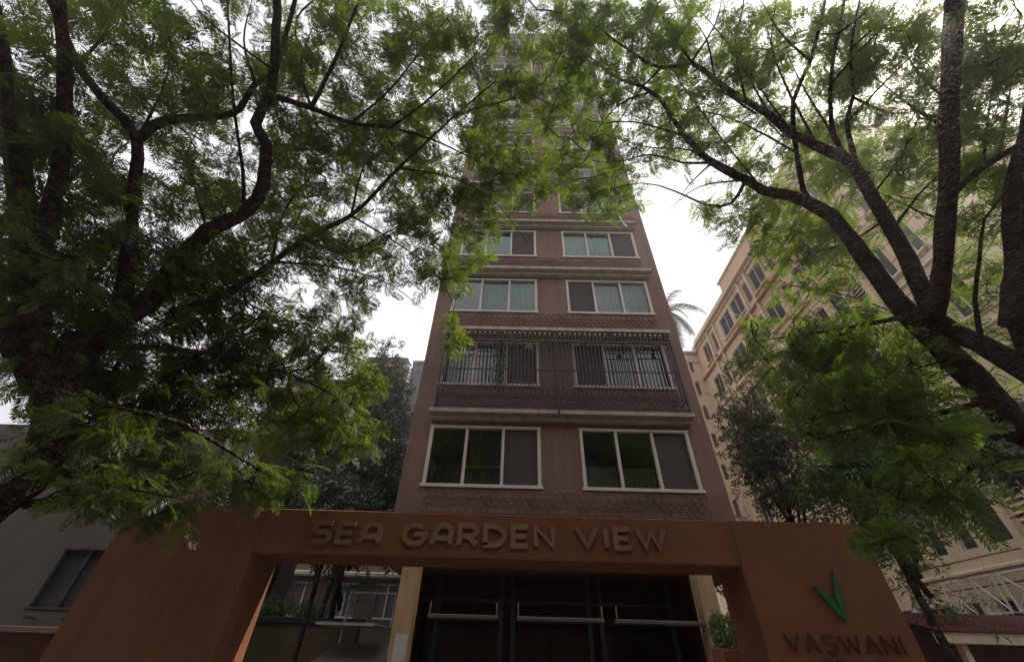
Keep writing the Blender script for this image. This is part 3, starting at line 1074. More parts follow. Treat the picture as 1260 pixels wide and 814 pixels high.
# ------------------------------------------------------------------ the right street tree
tr_ = thing('street_tree', 'spreading feather-leaved tree whose heavy limbs lean in from the right edge', 'tree', (8.3, 4.2, 0))
T = Tree()
e0 = at_r(1262, 535, 7.2)
T.limb([(8.4, 4.2, -0.05), (8.1, 4.25, 1.8), (7.3, 4.3, 3.9), e0], 0.32, 0.165)
px_limb(T, [(1262, 535), (1222, 491), (1173, 442), (1119, 388), (1085, 345), (1039, 284), (1006, 255), (976, 242), (939, 234), (918, 221), (876, 200), (843, 167), (822, 134), (801, 113), (760, 95), (710, 60)], 7.2, 9.4, 0.24, 0.012)
px_limb(T, [(1310, 480), (1260, 452), (1207, 422), (1150, 392), (1127, 338), (1097, 284), (1072, 242), (1047, 200), (1006, 180), (976, 165), (947, 142), (918, 125), (880, 100), (851, 77), (813, 84), (770, 60), (720, 20)], 7.2, 9.6, 0.20, 0.015)
T.limb([(7.6, 4.25, 3.4), (7.3, 4.5, 5.0), at_r(1310, 480, 7.3)], 0.20, 0.135)
px_limb(T, [(1039, 284), (1002, 250), (989, 234), (980, 188), (976, 125), (997, 75), (1014, 8), (1025, -60)], 8.1, 9.2, 0.075, 0.03)
px_limb(T, [(1047, 200), (1026, 167), (1022, 104), (1031, 42), (1039, 0), (1045, -50)], 8.2, 9.0, 0.05, 0.02)
px_limb(T, [(1055, 210), (1042, 150), (1050, 120), (1047, 60), (1060, -10)], 8.2, 9.0, 0.045, 0.02)
px_limb(T, [(1150, 395), (1157, 340), (1164, 271), (1168, 209), (1168, 125), (1172, 54), (1180, -60)], 7.5, 8.2, 0.155, 0.135)
px_limb(T, [(1166, 245), (1177, 234), (1210, 205), (1260, 175), (1310, 140)], 7.7, 7.6, 0.075, 0.04)
px_limb(T, [(1290, 480), (1252, 400), (1248, 334), (1244, 250), (1256, 190), (1290, 60)], 7.3, 8.0, 0.13, 0.10)
px_limb(T, [(1208, 424), (1200, 370), (1205, 320), (1212, 270), (1240, 235)], 7.5, 7.6, 0.035, 0.015)
px_limb(T, [(918, 221), (900, 250), (870, 252), (830, 235), (790, 225), (740, 235)], 8.5, 9.0, 0.04, 0.008)
px_limb(T, [(876, 200), (840, 200), (800, 190), (750, 200), (690, 190)], 8.7, 9.4, 0.03, 0.006)
px_limb(T, [(1097, 284), (1130, 240), (1160, 210)], 8.0, 8.6, 0.03, 0.01)
for pts in ([(976, 165), (930, 100), (900, 40), (885, -20)], [(947, 142), (900, 60), (850, 0)], [(939, 234), (880, 160), (830, 90), (790, 10)], [(918, 125), (905, 60), (915, 0)],
            [(1006, 180), (960, 90), (940, 20)], [(980, 188), (930, 160), (880, 140), (800, 130)], [(851, 77), (820, 30), (800, -20)], [(976, 125), (950, 60), (955, 0)], [(843, 167), (780, 150), (730, 150), (690, 130)],
            [(1022, 104), (1060, 60), (1100, 20), (1130, -20)], [(1042, 150), (1090, 100), (1130, 60)], [(1168, 125), (1130, 90), (1095, 30)], [(1172, 90), (1215, 60), (1250, 10)], [(1072, 242), (1110, 190), (1140, 120)],
            [(1164, 271), (1130, 260), (1090, 240), (1060, 230)], [(1210, 205), (1215, 150), (1225, 90)], [(918, 221), (860, 230), (820, 260)], [(876, 200), (850, 225), (835, 245)], [(801, 113), (760, 130), (720, 180)],
            [(997, 75), (960, 40), (930, -10)], [(1031, 42), (1070, 10), (1090, -30)], [(1026, 167), (990, 110), (965, 60)], [(1047, 60), (1090, 20), (1120, -20)], [(1050, 120), (1100, 140), (1150, 130)],
            [(880, 100), (870, 50), (850, 20)], [(851, 77), (880, 30), (890, -10)], [(813, 84), (780, 120), (750, 170)], [(906, 210), (850, 185), (790, 180), (740, 160)], [(930, 140), (880, 110), (860, 130), (800, 200)],
            [(1168, 160), (1120, 130), (1070, 90)], [(1230, 190), (1240, 130), (1250, 70)], [(1090, 270), (1040, 300), (990, 310), (950, 300)], [(1119, 388), (1090, 380), (1030, 360), (970, 350)]):
    px_limb(T, pts, 8.4, 9.6, 0.024, 0.006)
px_limb(T, [(1119, 388), (1060, 400), (1000, 410), (930, 420)], 7.4, 8.0, 0.06, 0.008)
px_limb(T, [(1222, 491), (1150, 510), (1080, 520), (1010, 540)], 7.0, 6.6, 0.06, 0.01)
px_limb(T, [(1240, 520), (1190, 580), (1140, 620), (1090, 650)], 6.8, 5.6, 0.05, 0.008)
T.limb([at_r(1252, 400, 7.3), (6.6, 1.6, 8.6), (5.4, -1.2, 9.8), (4.2, -3.6, 10.4)], 0.16, 0.03)
T.limb([at_r(1290, 480, 7.3), (9.6, 4.2, 8.0), (11.6, 4.4, 9.4)], 0.14, 0.03)
att = px_blobs([
    (760, 60, 90, 70, 75, 8.4, 11), (860, 60, 110, 60, 70, 8.2, 11), (800, 165, 75, 55, 50, 8.4, 10.6), (900, 150, 90, 70, 55, 8.6, 11),
    (990, 60, 120, 60, 70, 8.6, 11.5), (1120, 60, 120, 60, 55, 8.4, 11), (1220, 80, 60, 100, 36, 7.8, 10), (1090, 150, 120, 70, 50, 8.4, 11),
    (935, 270, 75, 40, 46, 8.4, 10), (740, 235, 50, 35, 26, 8.4, 10), (1000, 320, 80, 50, 40, 8, 10), (1100, 240, 110, 60, 36, 8.4, 11),
    (1210, 270, 60, 90, 30, 7.8, 10), (1060, 425, 90, 50, 70, 7.0, 8.8), (1050, 500, 90, 50, 75, 6.2, 7.8), (1140, 520, 60, 40, 24, 6.2, 7.4), (985, 440, 50, 50, 30, 7.4, 8.8), (1200, 400, 80, 80, 20, 7.6, 9),
    (1150, 590, 90, 30, 16, 5.8, 6.6), (1095, 660, 35, 16, 7, 5.4, 6.0), (920, 425, 30, 34, 12, 8, 9), (700, 110, 80, 90, 26, 8.4, 10.8), (1105, 185, 110, 60, 45, 8.6, 11.5), (1215, 150, 55, 90, 26, 8, 10), (960, 190, 70, 60, 24, 8.8, 11)], dens=1.4)
att += world_blobs([(5.0, -1.6, 9.8, 4.8, 4.4, 2.2, 190), (10.2, 3.6, 8.8, 3.2, 4.0, 2.4, 50)])  # crown out of view, put in to shade the street
T.grow(sun_gap(att))
T.meshes(tr_, 'bark')
T.leaves(tr_, FRONDS, 'leaf_feather_right', 6, 0.265)

# ------------------------------------------------------------------ trees and plants behind the gate
def back_tree(label, x, y, z_top, rad, n, temps, mat, size, per=7, flat=0.9, squash=0.5, name='background_tree', trunk_r=0.13, low=None, cat='tree'):
    root = thing(name, label, cat, (x, y, 0))
    t = Tree()
    low = z_top * 0.35 if low is None else low
    zc = (z_top + low) / 2; rz = (z_top - low) / 2
    top = Vector((x + rng.normal() * .4, y + rng.normal() * .4, z_top * 0.93))
    t.limb([(x, y, -0.05), (x + .15 * rng.normal(), y, low * .6), (x + .3 * rng.normal(), y + .2 * rng.normal(), zc), top], trunk_r, 0.02, 0.3)
    for i in range(7):
        a = i * 2.4 + rng.random()
        h = low * .8 + (zc - low * .8) * rng.random() + 0.3
        e = Vector((x + cos(a) * rad * .75, y + sin(a) * rad * .75, zc + rz * rng.uniform(-.3, .6)))
        s = Vector((x, y, h))
        t.limb([s, s * .5 + e * .5 + Vector((0, 0, .3)), e], trunk_r * .5, 0.012, 0.3)
    d = rng.normal(size=(n, 3)); d /= np.linalg.norm(d, axis=1, keepdims=True)
    # lobed crown: radius modulated by direction so the outline is uneven
    lob = 0.72 + 0.28 * np.sin(d[:, 0] * 5 + x) * np.sin(d[:, 2] * 6 + y) + 0.2 * rng.normal(size=n) * 0.5
    p = np.array([x, y, zc]) + d * (rng.random((n, 1)) ** squash) * lob[:, None] * np.array([rad, rad, rz])
    t.grow(p, maxd=6)
    t.meshes(root, 'bark', 7)
    t.leaves(root, temps, mat, per, size, spread=0.5, flat=flat, hang=0.3)
    return root


back_tree('dark small-leaved tree behind the gate just left of the brown tower', -5.0, 14.0, 10.6, 2.1, 360, SMALL, 'leaf_dark', 0.42)
back_tree('dark bushy tree behind the left part of the gate beam, half hidden by feathery leaves', -7.6, 14.6, 12.4, 2.5, 400, SMALL, 'leaf_dark', 0.42)
back_tree('tall dark tree at far left behind the gate, beside the grey plastered building', -9.4, 16.5, 13.5, 2.6, 320, SMALL, 'leaf_dark', 0.5)
back_tree('slim grey-green tree before the distant pale block left of the tower', -6.9, 18.0, 17.0, 2.0, 460, SMALL, 'leaf_dusty', 0.5, per=7)
back_tree('dusty thin-leaved tree climbing in front of the cream building right of the tower', 8.5, 13.0, 12.2, 1.6, 360, SMALL, 'leaf_dusty', 0.34, per=6)
back_tree('bright green leafy tree behind the right end of the gate', 9.2, 10.4, 9.6, 1.9, 300, BROAD, 'leaf_broad', 0.5)
back_tree('glossy long-leaved tree at the right edge beside the tiled guard house', 11.8, 9.0, 7.9, 1.6, 180, BROAD, 'leaf_dark', 0.5, low=5.7)

back_tree('slender dark tree standing in the left side of the gate opening', -4.9, 11.6, 7.2, 1.5, 170, SMALL, 'leaf_dark', 0.42, low=3.9, trunk_r=.1)
back_tree('thin dark shrub tree in the lane between the right column and the right pier', 7.0, 13.4, 6.6, 1.0, 150, SMALL, 'leaf_dark', 0.36, low=2.4, trunk_r=.07)
# palm seen between the two buildings
pm = thing('coconut_palm', 'palm with drooping fronds rising between the brown tower and the cream building', 'palm tree', (11.1, 22.0, 0))
T = Tree()
T.limb([(11.1, 22, -0.05), (11.1, 22, 8), (11.0, 22.0, 15), (11.1, 22, 23.2)], 0.2, 0.12, 0.6)
mb = MB()
for ids, _ in T.lines:
    mb.tube([Vector(T.pos[i]) for i in ids], [T.rad[i] * (1 + .08 * (i % 2)) for i in ids], 10)
mb.build('trunk', 'bark_palm', pm, True)
for k in range(17):
    a = k * 2.399
    el = radians(60 - 100 * (k / 16))
    V, Q = [], []
    L = 2.7 + .7 * random.random()
    p = Vector((11.1, 22, 23.0)); d = Vector((cos(a) * cos(el), sin(a) * cos(el), sin(el)))
    side = Vector((-sin(a), cos(a), 0))
    n = 26
    pts = [p.copy()]
    for i in range(n):
        d = (d + Vector((0, 0, -0.085))).normalized()
        p = p + d * (L / n); pts.append(p.copy())
    for i in range(2, n):
        t = i / n
        ll = 0.62 * (sin(pi * (0.12 + 0.85 * t)) ** .7)
        for s in (-1, 1):
            dd = (pts[i] - pts[i - 1]).normalized()
            e = pts[i] + side * s * ll * .72 + dd * ll * .5 + Vector((0, 0, -ll * (.35 + .3 * random.random())))
            w = dd * 0.045
            j = len(V)
            V += [pts[i] - w, e, e + w * .3, pts[i] + w]
            Q.append((j, j + 1, j + 2, j + 3))
    for i in range(n):
        j = len(V)
        w = side * 0.03 * (1 - i / n) + side * .006
        V += [pts[i] - w, pts[i + 1] - w, pts[i + 1] + w, pts[i] + w]
        Q.append((j, j + 1, j + 2, j + 3))
    quad_mesh('frond', np.array([tuple(v) for v in V]), np.array(Q), 'leaf_palm', pm)

# creeper and little hanging ornaments inside the window cage
vn = thing('hanging_creeper', 'bright green creeper hanging from a small pot inside the window cage', 'plant', (-0.52, 9.98, 9.3))
m = MB(); m.lathe([(0.05, 0), (0.09, 0.14), (0.10, 0.15), (0.085, 0.15)], (-0.52, 9.98, 10.22), 12)
m.build('pot', 'pot', vn, True)
n = 520
pp = np.stack([-0.52 + rng.normal(size=n) * 0.10, 9.98 + rng.normal(size=n) * 0.035, 8.75 + 1.52 * rng.random(n)], axis=1)
dd = rng.normal(size=(n, 3)); dd[:, 2] -= 0.8
v, q = scatter([(np.array([(0, 0, 0), (.5, .35, .05), (1, 0, -.1), (.5, -.35, .05)], float), np.array([(0, 1, 2, 3)]))], pp, dd, rng.normal(size=(n, 3)) + np.array([0, -1.2, .4]), rng.uniform(.04, .075, n))
quad_mesh('leaves', v, q, 'leaf_vine', vn)
m = MB()
for k in range(5):
    x = -0.52 + (k - 2) * .04
    m.tube([(x * .5 - .26, 9.98, 10.3), (x, 9.97, 9.6), (x + .02, 9.98, 8.8)], 0.004, 4)
m.build('stems', 'bark', vn)


def ornament(x, z, white, label):
    o = thing('hanging_flower', label, 'ornament', (x, 9.99, z), 'flower ornaments hung in the window cage')
    a = MB()
    for i in range(16):
        t = i * 2.399; h = 1 - 2 * (i + .5) / 16; r = sqrt(1 - h * h)
        c = Vector((x + .055 * r * cos(t), 9.99 + .055 * r * sin(t), z + .06 * h))
        a.lathe([(0.004, -.026), (0.026, -.01), (0.028, .012), (0.004, .028)], c, 6)
    a.build('bloom', 'flower_red', o, True)
    if white:
        w = MB(); w.lathe([(0.01, 0), (0.12, 0.03), (0.13, 0.07), (0.05, 0.13), (0.01, 0.14)], (x, 9.99, z + .06), 12)
        w.build('paper_cap', 'flower_white', o, True)
    c = MB(); c.tube([(x, 9.99, z + .06), (x, 9.99, 10.6)], 0.004, 4)
    c.build('cord', 'iron', o)


ornament(-1.38, 10.06, False, 'red hanging flower left of the green creeper in the window cage')
ornament(0.37, 10.0, True, 'red hanging flower under a white cap, right of the green creeper')
ornament(1.02, 10.05, False, 'red hanging flower just left of the middle post of the cage')
ornament(2.1, 10.3, False, 'red hanging flower just right of the middle post of the cage')
ornament(3.35, 10.25, False, 'red hanging flower before the middle pane of the caged right window')
ornament(4.45, 10.25, False, 'red hanging flower at the right end of the cage')

# ------------------------------------------------------------------ cream building on the right
CX = 16.0
cb = thing('cream_building', 'long cream apartment block with louvre strips and cornices on the right', 'building', (CX, 20, 0))
Y0, Y1 = 9.0, 28.5
CT = 24.3
FH = 3.2
floors = [CT - FH * (k + 1) for k in range(7)]           # floor levels 21.1 ... 1.9
cols = []                                                # (y0, y1, kind) going away from the street
cols = [(9.8, 10.7, 'w'), (11.2, 12.1, 'w'), (12.9, 13.5, 'l'), (13.9, 14.8, 'n'), (15.2, 15.8, 'n'), (16.4, 17.0, 'n'), (17.5, 18.9, 'w'),
        (19.3, 19.9, 'l'), (20.4, 21.9, 'w'), (22.2, 23.8, 'w'), (24.9, 25.5, 'l'), (26.2, 27.3, 'w')]
us = [Y0]
for a, b, k in cols: us += [a, b]
us.append(Y1)
vs = [0.0]
for z in reversed(floors):
    if z < 0.5: continue
    vs += [z + 0.75, z + 2.55]
vs.append(CT)
m = MB()
wall_grid(m, (CX, 0, 0), (0, 1, 0), (0, 0, 1), us, vs, lambda i, j: i % 2 == 1 and j % 2 == 1, (1, 0, 0), 0.22)
m.face([(CX, Y0, 0), (CX + 14, Y0, 0), (CX + 14, Y0, CT), (CX, Y0, CT)])
m.face([(CX, Y0, CT), (CX + 14, Y0, CT), (CX + 14, 34, CT), (CX, 34, CT)])
m.face([(CX + 14, Y0, 0), (CX + 14, 34, 0), (CX + 14, 34, CT), (CX + 14, Y0, CT)])
m.build('wall', 'cream_boarded', cb)
# wing at the far end that steps towards the lane, with slit windows to the street
WX = 14.75
m = MB()
slits = [(5.0, 6.0), (7.6, 8.7), (10.3, 11.4), (12.8, 13.9), (15.2, 16.3), (17.5, 18.7), (19.7, 21.0), (22.0, 23.2)]
vs2 = [0.0]
for a, b in slits: vs2 += [a, b]
vs2.append(CT - 0.4)
wall_grid(m, (0, Y1, 0), (1, 0, 0), (0, 0, 1), [WX, WX + .28, WX + .62, CX], vs2, lambda i, j: i == 1 and j % 2 == 1, (0, 1, 0), 0.2)
m.face([(WX, Y1, 0), (WX, 36, 0), (WX, 36, CT - .4), (WX, Y1, CT - .4)])
m.face([(WX, Y1, CT - .4), (CX, Y1, CT - .4), (CX, 36, CT - .4), (WX, 36, CT - .4)])
m.build('wing', 'cream_light', cb)
m = MB()
m.face([(WX + .05, Y1 + .2, 0), (CX, Y1 + .2, 0), (CX, Y1 + .2, CT - .5), (WX + .05, Y1 + .2, CT - .5)])
m.build('slit_glass', 'slate', cb)
# cornices and bands
def band(z, h, proj, mat, y0=Y0 - 0.1, y1=Y1 - 0.002):
    b = MB(); b.bbox(CX - proj, CX - 0.003, y0, y1, z, z + h, 0.03)
    b.build('cornice', mat, cb)


band(CT, 0.16, 0.34, 'cream_light'); band(CT - 0.25, 0.12, 0.16, 'cream_light')
band(floors[0] + 0.05, 0.16, 0.20, 'orange_band')
for z in floors[1:6]:
    band(z + 0.1, 0.13, 0.10, 'cream_light')
m = MB(); m.box(CX + 0.02, CX + 0.2, Y0, 22.0, CT + .162, CT + 1.7); m.box(CX + .02, CX + .2, 22.003, Y1, CT + .162, CT + .9)
m.build('parapet', 'cream', cb)
m = MB(); m.bbox(CX - .12, CX + .3, Y0 - .1, 22.1, CT + 1.702, CT + 1.86, .02); m.bbox(WX - .25, CX, Y1 - .25, 36, CT - .398, CT - .22, .02); m.bbox(WX - .12, CX - .003, Y1 - .12, 36, CT - 1.3, CT - 1.1, .02)
m.build('coping', 'cream_light', cb)
for a, b in ((19.15, 20.05), (24.7, 25.7), (12.75, 13.65)):       # pilasters carrying the louvres
    for (p, q) in ((a - .18, a), (b, b + .18)):
        m = MB(); m.bbox(CX - .16, CX - .004, p, q, 1.9, CT - .26, .02)
        m.build('pilaster', 'cream_light', cb)
for kf, z in enumerate(floors):
    if z < 0.5: continue
    for a, b, kind in cols:
        z0, z1 = z + 0.75, z + 2.55
        if kind == 'l':
            m = MB()
            for s in range(9):
                zz = z0 + 0.06 + s * 0.2
                m.face([(CX + .02, a, zz), (CX + .02, b, zz), (CX + .15, b, zz + .13), (CX + .15, a, zz + .13)])
                m.face([(CX + .02, a, zz - .035), (CX + .02, b, zz - .035), (CX + .02, b, zz), (CX + .02, a, zz)])
            lo = m.build('louvre', 'cream_light', cb)
            m = MB(); m.face([(CX + .2, a, z0), (CX + .2, b, z0), (CX + .2, b, z1), (CX + .2, a, z1)])
            m.build('duct_back', 'louvre', lo)
        else:
            m = MB(); w = .06
            m.bbox(CX + .05, CX + .15, a, b, z0, z0 + w); m.bbox(CX + .05, CX + .15, a, b, z1 - w, z1)
            m.bbox(CX + .06, CX + .14, a, a + w, z0 + w, z1 - w); m.bbox(CX + .06, CX + .14, b - w, b, z0 + w, z1 - w)
            if kind == 'w': m.bbox(CX + .06, CX + .14, (a + b) / 2 - .03, (a + b) / 2 + .03, z0 + w, z1 - w)
            wn = m.build('window', 'frame_white', cb)
            m = MB(); m.face([(CX + .12, a, z0), (CX + .12, b, z0), (CX + .12, b, z1), (CX + .12, a, z1)])
            m.build('pane', 'window_dark', wn)
            if kind == 'w':
                m = MB(); m.bbox(CX - .14, CX + .02, a - .12, b + .12, z0 - .12, z0 - .004, .015)
                m.build('sill', 'cream_light', wn)
m = MB(); m.face([(CX + 1.2, Y0 + .1, 0), (CX + 1.2, Y1, 0), (CX + 1.2, Y1, CT - .1), (CX + 1.2, Y0 + .1, CT - .1)])
m.build('room', 'room', cb)
# white crossed balustrades before the low windows
for a, b in ((13.8, 14.9), (15.1, 15.9), (16.3, 17.1)):
    m = MB()
    z0, z1 = 4.05, 5.05
    x = CX - .32
    for z in (z0, z1): m.bbox(x - .025, x + .025, a, b, z - .03, z + .03, .005)
    for y in (a + .03, b - .03): m.bbox(x - .022, x + .022, y - .03, y + .03, z0, z1, .005)
    m.tube([(x, a, z0), (x, b, z1)], .028, 6); m.tube([(x + .03, b, z0), (x + .03, a, z1)], .028, 6)
    for y in (a + .03, b - .03):
        for z in (z0, z1): m.bbox(x + .026, CX - .004, y - .02, y + .02, z - .02, z + .02, .004)
    m.build('balustrade', 'white_paint', cb)

# guard house with a tiled lean-to roof
gh = thing('guard_house', 'small guard house under a red tiled roof at the bottom right corner', 'hut', (11.5, 11.0, 0))
m = MB()
x0, x1, ye, yb, ze, zb = 8.9, 15.6, 10.4, 11.9, 3.22, 3.60
nx = 64
for i in range(nx):
    xa, xb = x0 + (x1 - x0) * i / nx, x0 + (x1 - x0) * (i + 1) / nx
    xm = (xa + xb) / 2
    for j in range(7):
        ya, yb_ = ye + (yb - ye) * j / 7, ye + (yb - ye) * (j + 1) / 7
        za, zb_ = ze + (zb - ze) * j / 7, ze + (zb - ze) * (j + 1) / 7
        m.face([(xa, ya, za + .02), (xm, ya, za + .075), (xm, yb_, zb_ + .055), (xa, yb_, zb_)])
        m.face([(xm, ya, za + .075), (xb, ya, za + .02), (xb, yb_, zb_), (xm, yb_, zb_ + .055)])
        m.face([(xa, ya, za - .01), (xb, ya, za - .01), (xb, ya, za + .02), (xm, ya, za + .075), (xa, ya, za + .02)])
m.build('roof', 'roof_tile', gh)
m = MB(); m.bbox(x0 + .02, x1, ye + .06, ye + .14, ze - .22, ze - .02, .01)
m.build('fascia', 'cream_light', gh)
m = MB(); m.box(x0 + .3, x1 - .3, 11.6, 11.8, 0, 3.4)
m.build('wall', 'mauve_dark', gh)
for x in (9.5, 11.0, 12.6, 14.3):
    m = MB(); m.bbox(x - .07, x + .07, ye + .2, ye + .34, 0, ze - .02, .01)
    m.build('post', 'cream_light', gh)

# planter pillar with a round shrub behind the right pier
pp_ = at_y(900, 800, 8.4)
pt = thing('planter', 'terracotta planter pillar with a round green shrub beside the right column', 'planter', (pp_.x, 8.4, 0))
m = MB()
m.bbox(pp_.x - .2, pp_.x + .2, 8.2, 8.6, 0, 2.55, .02); m.bbox(pp_.x - .24, pp_.x + .24, 8.16, 8.64, 2.552, 2.74, .03)
m.build('pillar', 'pot', pt)
n = 420
d = rng.normal(size=(n, 3)); d /= np.linalg.norm(d, axis=1, keepdims=True)
pos = np.array([pp_.x, 8.4, 2.95]) + d * (rng.random((n, 1)) ** .4) * np.array([.25, .25, .22])
v, q = scatter(SMALL, pos, d + rng.normal(size=(n, 3)) * .4, rng.normal(size=(n, 3)) + np.array([0, 0, 1]), rng.uniform(.1, .16, n))
quad_mesh('shrub', v, q, 'leaf_broad', pt)

# ------------------------------------------------------------------ buildings on the left
lb = thing('grey_building', 'weathered grey plastered building with a dark shuttered window at bottom left', 'building', (-13, 11.5, 0))
LY = 11.0
a_ = at_y(80, 676, LY); b_ = at_y(126, 680, LY); c_ = at_y(36, 746, LY); d_ = at_y(92, 748, LY)
wx0, wx1 = (a_.x + c_.x) / 2, (b_.x + d_.x) / 2 + .9
wz0, wz1 = c_.z, a_.z
m = MB()
wall_grid(m, (0, LY, 0), (1, 0, 0), (0, 0, 1), [-24, wx0, wx1, -7.6], [0.0, 1.0, wz0, wz1, 7.6], lambda i, j: i == 1 and j == 2, (0, 1, 0), .25)
m.face([(-7.6, LY, 0), (-7.6, 16, 0), (-7.6, 16, 7.6), (-7.6, LY, 7.6)])
m.face([(-24, LY, 7.6), (-7.6, LY, 7.6), (-7.6, 16, 7.6), (-24, 16, 7.6)])
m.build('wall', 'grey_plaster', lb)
m = MB()
m.bbox(wx0 - .04, wx1 + .04, LY - .03, LY + .1, wz0 - .05, wz0); m.bbox(wx0 - .04, wx1 + .04, LY - .03, LY + .1, wz1, wz1 + .05)
for t in (0, .33, .66, 1):
    x = wx0 + (wx1 - wx0) * t
    m.bbox(x - .03, x + .03, LY + .02, LY + .1, wz0, wz1)
wn = m.build('window', 'dark_metal', lb)
m = MB(); m.face([(wx0, LY + .12, wz0), (wx1, LY + .12, wz0), (wx1, LY + .12, wz1), (wx0, LY + .12, wz1)])
m.build('pane', 'window_dark', wn)
m = MB(); m.face([(wx0 - .1, LY + .5, wz0 - .1), (wx1 + .1, LY + .5, wz0 - .1), (wx1 + .1, LY + .5, wz1 + .1), (wx0 - .1, LY + .5, wz1 + .1)])
m.build('room', 'room', lb)
m = MB()
for t in (.15, .6):
    x = wx0 + (wx1 - wx0) * t
    m.bbox(x - .02, x + .02, LY - .25, LY - .004, wz0 - .22, wz0 - .18, .004)
m.build('bracket', 'dark_metal', lb)
zz = at_y(20, 778, LY - .9).z
m = MB(); m.bbox(-24, -7.9, LY - .9, LY - .004, zz, zz + .12, .02)
m.build('awning', 'mauve_dark', lb)
m = MB(); m.box(-24, -8.2, LY - .12, LY - .006, 0, zz - .01)
m.build('shopfront', 'lobby', lb)  # dark box put in for the shaded recess under the overhang


def far_block(name, label, x0, x1, y0, depth, h, mat, nx, storey, group=None, roofbox=True):
    r = thing(name, label, 'building', ((x0 + x1) / 2, y0, 0), group)
    n = int(h / storey)
    us = [x0]
    w = (x1 - x0) / nx
    for i in range(nx): us += [x0 + w * (i + .2), x0 + w * (i + .8)]
    us.append(x1)
    vs = [0]
    for k in range(n): vs += [k * storey + .9, k * storey + 2.4]
    vs.append(h)
    m = MB()
    wall_grid(m, (0, y0, 0), (1, 0, 0), (0, 0, 1), us, vs, lambda i, j: i % 2 == 1 and j % 2 == 1, (0, 1, 0), .3)
    for x in (x0, x1): m.face([(x, y0, 0), (x, y0 + depth, 0), (x, y0 + depth, h), (x, y0, h)])
    m.face([(x0, y0, h), (x1, y0, h), (x1, y0 + depth, h), (x0, y0 + depth, h)])
    m.build('wall', mat, r)
    for k in range(n):
        m = MB(); m.bbox(x0 - .1, x1 + .1, y0 - .55, y0 - .004, k * storey + 2.62, k * storey + 2.8, .02)
        m.build('balcony_slab', 'pale_block', r)
        for i in range(nx):
            m = MB(); a, b = us[1 + 2 * i], us[2 + 2 * i]
            zz0, zz1 = k * storey + .9, k * storey + 2.4
            for x in (a, (a + b) / 2, b): m.bbox(x - .04, x + .04, y0 + .1, y0 + .2, zz0, zz1)
            for z in (zz0 + .04, zz1 - .04): m.bbox(a, b, y0 + .11, y0 + .19, z - .04, z + .04)
            wn = m.build('window', 'white_paint', r)
            m = MB(); m.face([(a, y0 + .16, zz0), (b, y0 + .16, zz0), (b, y0 + .16, zz1), (a, y0 + .16, zz1)])
            m.build('pane', 'slate', wn)
    if roofbox:
        m = MB(); m.bbox(x0 + .5, x1 - .6, y0 + .6, y0 + depth, h + .002, h + 1.3, .03)
        m.build('roof_parapet', 'grey_plaster', r)
    return r


P = at_y(455, 445, 36); Q = at_y(508, 445, 36)
far_block('distant_block', 'distant pale apartment block with balconies left of the brown tower', P.x - 1.2, Q.x - .2, 36, 9, P.z - .2, 'pale_block', 3, 3.0)
P = at_y(508, 448, 37)
m = MB(); m.bbox(P.x, P.x + 2.3, 37, 42, 0, P.z + .3, .03)
o = thing('stair_tower', 'slim slate grey stair tower right beside the distant pale block', 'building', (P.x + 1, 37, 0))
m.build('wall', 'slate', o)
m = MB(); m.bbox(P.x - .05, P.x + 2.4, 36.9, 42.1, P.z + .302, P.z + .5, .03); m.build('roof', 'pale_block', o)
P = at_y(400, 500, 30); Q = at_y(446, 500, 30)
far_block('distant_block', 'pinkish block half hidden behind the dark trees left of the tower', P.x - 5, Q.x - .6, 30, 8, at_y(430, 478, 30).z, 'pink_block', 4, 3.0)
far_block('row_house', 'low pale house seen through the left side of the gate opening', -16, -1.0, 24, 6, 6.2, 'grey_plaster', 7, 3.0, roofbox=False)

# things seen through the gate, left of the tower
bw = thing('boundary_wall', 'dark topped boundary wall behind the left side of the gate', 'wall', (-8, 12.6, 0))
a_ = at_y(306, 757, 12.6); b_ = at_y(395, 768, 12.6)
m = MB(); m.box(-7.55, -3.9, 12.6, 12.8, 0, b_.z - .002)
m.build('wall', 'earth', bw)
m = MB(); m.bbox(-7.55, -3.85, 12.52, 12.88, b_.z, a_.z, .02)
m.build('coping', 'dark_metal', bw)
sh = thing('metal_shelter', 'thin framed shelter with a pale tin roof between the gate and the tower', 'shelter', (-4, 11.2, 0))
p0 = at_y(402, 770, 11.2); p1 = at_y(462, 770, 11.2)
m = MB(); m.bbox(p0.x, p1.x + .15, 10.5, 11.9, p0.z, p0.z + .05, .01)
m.build('tin_roof', 'tin', sh)
q0 = at_y(432, 727, 11.9); q1 = at_y(488, 727, 11.9)
for x in (q0.x, q1.x):
    m = MB(); m.bbox(x - .02, x + .02, 11.92, 11.96, 0, q0.z, .004); m.build('post', 'tin', sh)
m = MB(); m.bbox(q0.x, q1.x, 11.925, 11.955, q0.z - .03, q0.z, .004); m.build('top_rail', 'tin', sh)
m = MB(); r0 = at_y(396, 795, 11.0); r1 = at_y(482, 795, 11.0)
m.face([(r0.x, 10.6, r0.z - .25), (r1.x, 10.6, r0.z - .25), (r1.x - .2, 11.6, r0.z + .1), (r0.x + .2, 11.6, r0.z + .1)])
m.face([(r0.x, 10.6, r0.z - .29), (r1.x, 10.6, r0.z - .29), (r1.x, 10.6, r0.z - .25), (r0.x, 10.6, r0.z - .25)])
m.build('lower_roof', 'bar_grey', sh)
hs = thing('hedge', 'clipped green hedge above the boundary wall behind the left pier', 'hedge', (-6.5, 13.4, 0))
n = 700
pos = np.stack([rng.uniform(-7.4, -5.2, n), rng.uniform(12.95, 13.4, n), rng.uniform(2.2, 3.55, n)], axis=1)
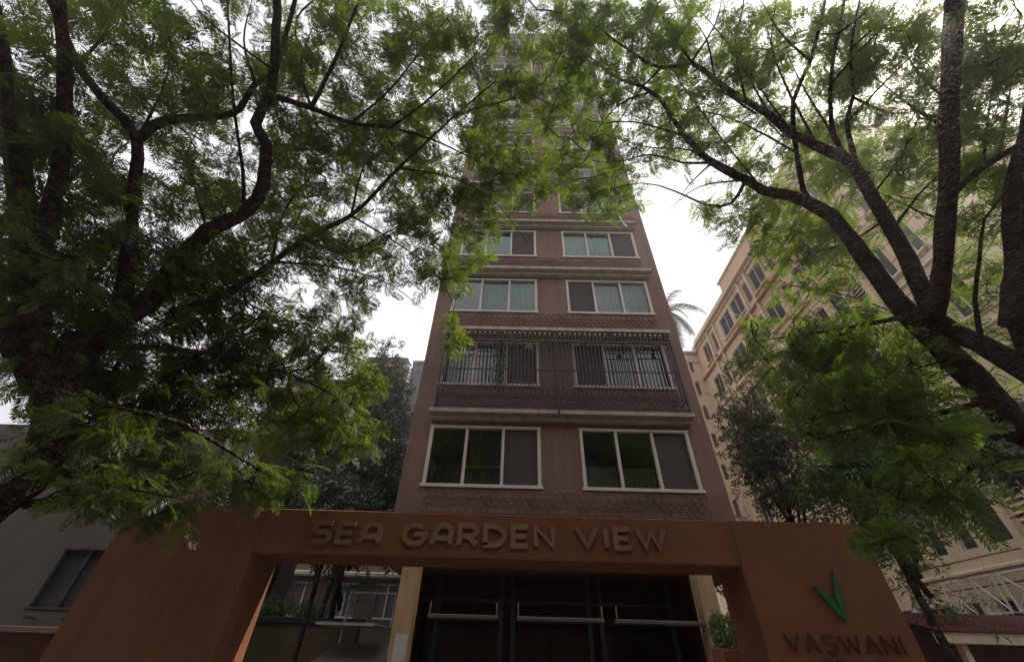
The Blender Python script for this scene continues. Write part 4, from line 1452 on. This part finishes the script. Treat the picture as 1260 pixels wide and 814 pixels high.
v, q = scatter(SMALL, pos, rng.normal(size=(n, 3)), rng.normal(size=(n, 3)) + np.array([0, 0, 1]), rng.uniform(.2, .34, n))
quad_mesh('foliage', v, q, 'leaf_broad', hs)
t_ = Tree(); t_.limb([(-6.3, 13.15, -0.05), (-6.3, 13.15, 1.5), (-6.25, 13.15, 2.9)], .05, .02)
m = MB(); m.tube([Vector(t_.pos[i]) for i in t_.lines[0][0]], [t_.rad[i] for i in t_.lines[0][0]], 6); m.build('stem', 'bark', hs)

# ------------------------------------------------------------------ unseen block and trees added across the street to shade the gate
ob = thing('facing_building', 'grey apartment block across the street from the gate', 'building', (0, -17, 0))
m = MB()
us = [-45.0]
for i in range(22): us += [-44 + i * 4, -42 + i * 4]
us.append(46.0)
vs = [0.0]
for k in range(7): vs += [k * 3 + 1.0, k * 3 + 2.4]
vs.append(22.0)
wall_grid(m, (0, -17, 0), (1, 0, 0), (0, 0, 1), us, vs, lambda i, j: i % 2 == 1 and j % 2 == 1, (0, -1, 0), .3)
m.face([(-45, -17, 22), (46, -17, 22), (46, -30, 22), (-45, -30, 22)])
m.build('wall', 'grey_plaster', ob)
m = MB(); m.face([(-45, -17.3, 0), (46, -17.3, 0), (46, -17.3, 21.9), (-45, -17.3, 21.9)]); m.build('pane', 'window_dark', ob)
for k, x in enumerate((-13, -5.5, 2.5, 10)):  # unseen trees added to block sky light and mirror in the windows
    back_tree(['broad dark tree across the street, far left', 'broad dark tree across the street, left of the viewpoint', 'broad dark tree across the street, right of the viewpoint', 'broad dark tree across the street, far right'][k], x, -9.5 + (k % 2), (13, 17.5, 16.5, 14)[k], 3.9, 300, BROAD, 'leaf_dark', 0.9, low=4.5)

# ------------------------------------------------------------------ thin scattering volume added to stand in for the lens veil
m_, t_, out_ = nodes_of('haze')
pv = t_.nodes.new('ShaderNodeVolumePrincipled')
pv.inputs['Color'].default_value = (0.95, 0.93, 0.92, 1)
pv.inputs['Density'].default_value = HAZE
pv.inputs['Anisotropy'].default_value = 0.78
t_.links.new(pv.outputs[0], out_.inputs['Volume'])
m = MB(); m.box(-340, 340, -340, 340, -1.02, 50)
hz = m.build('haze', 'haze')
hz['kind'] = 'stuff'
hz['label'] = 'thin warm haze hanging in the air between the trees and buildings'
hz['category'] = 'haze'
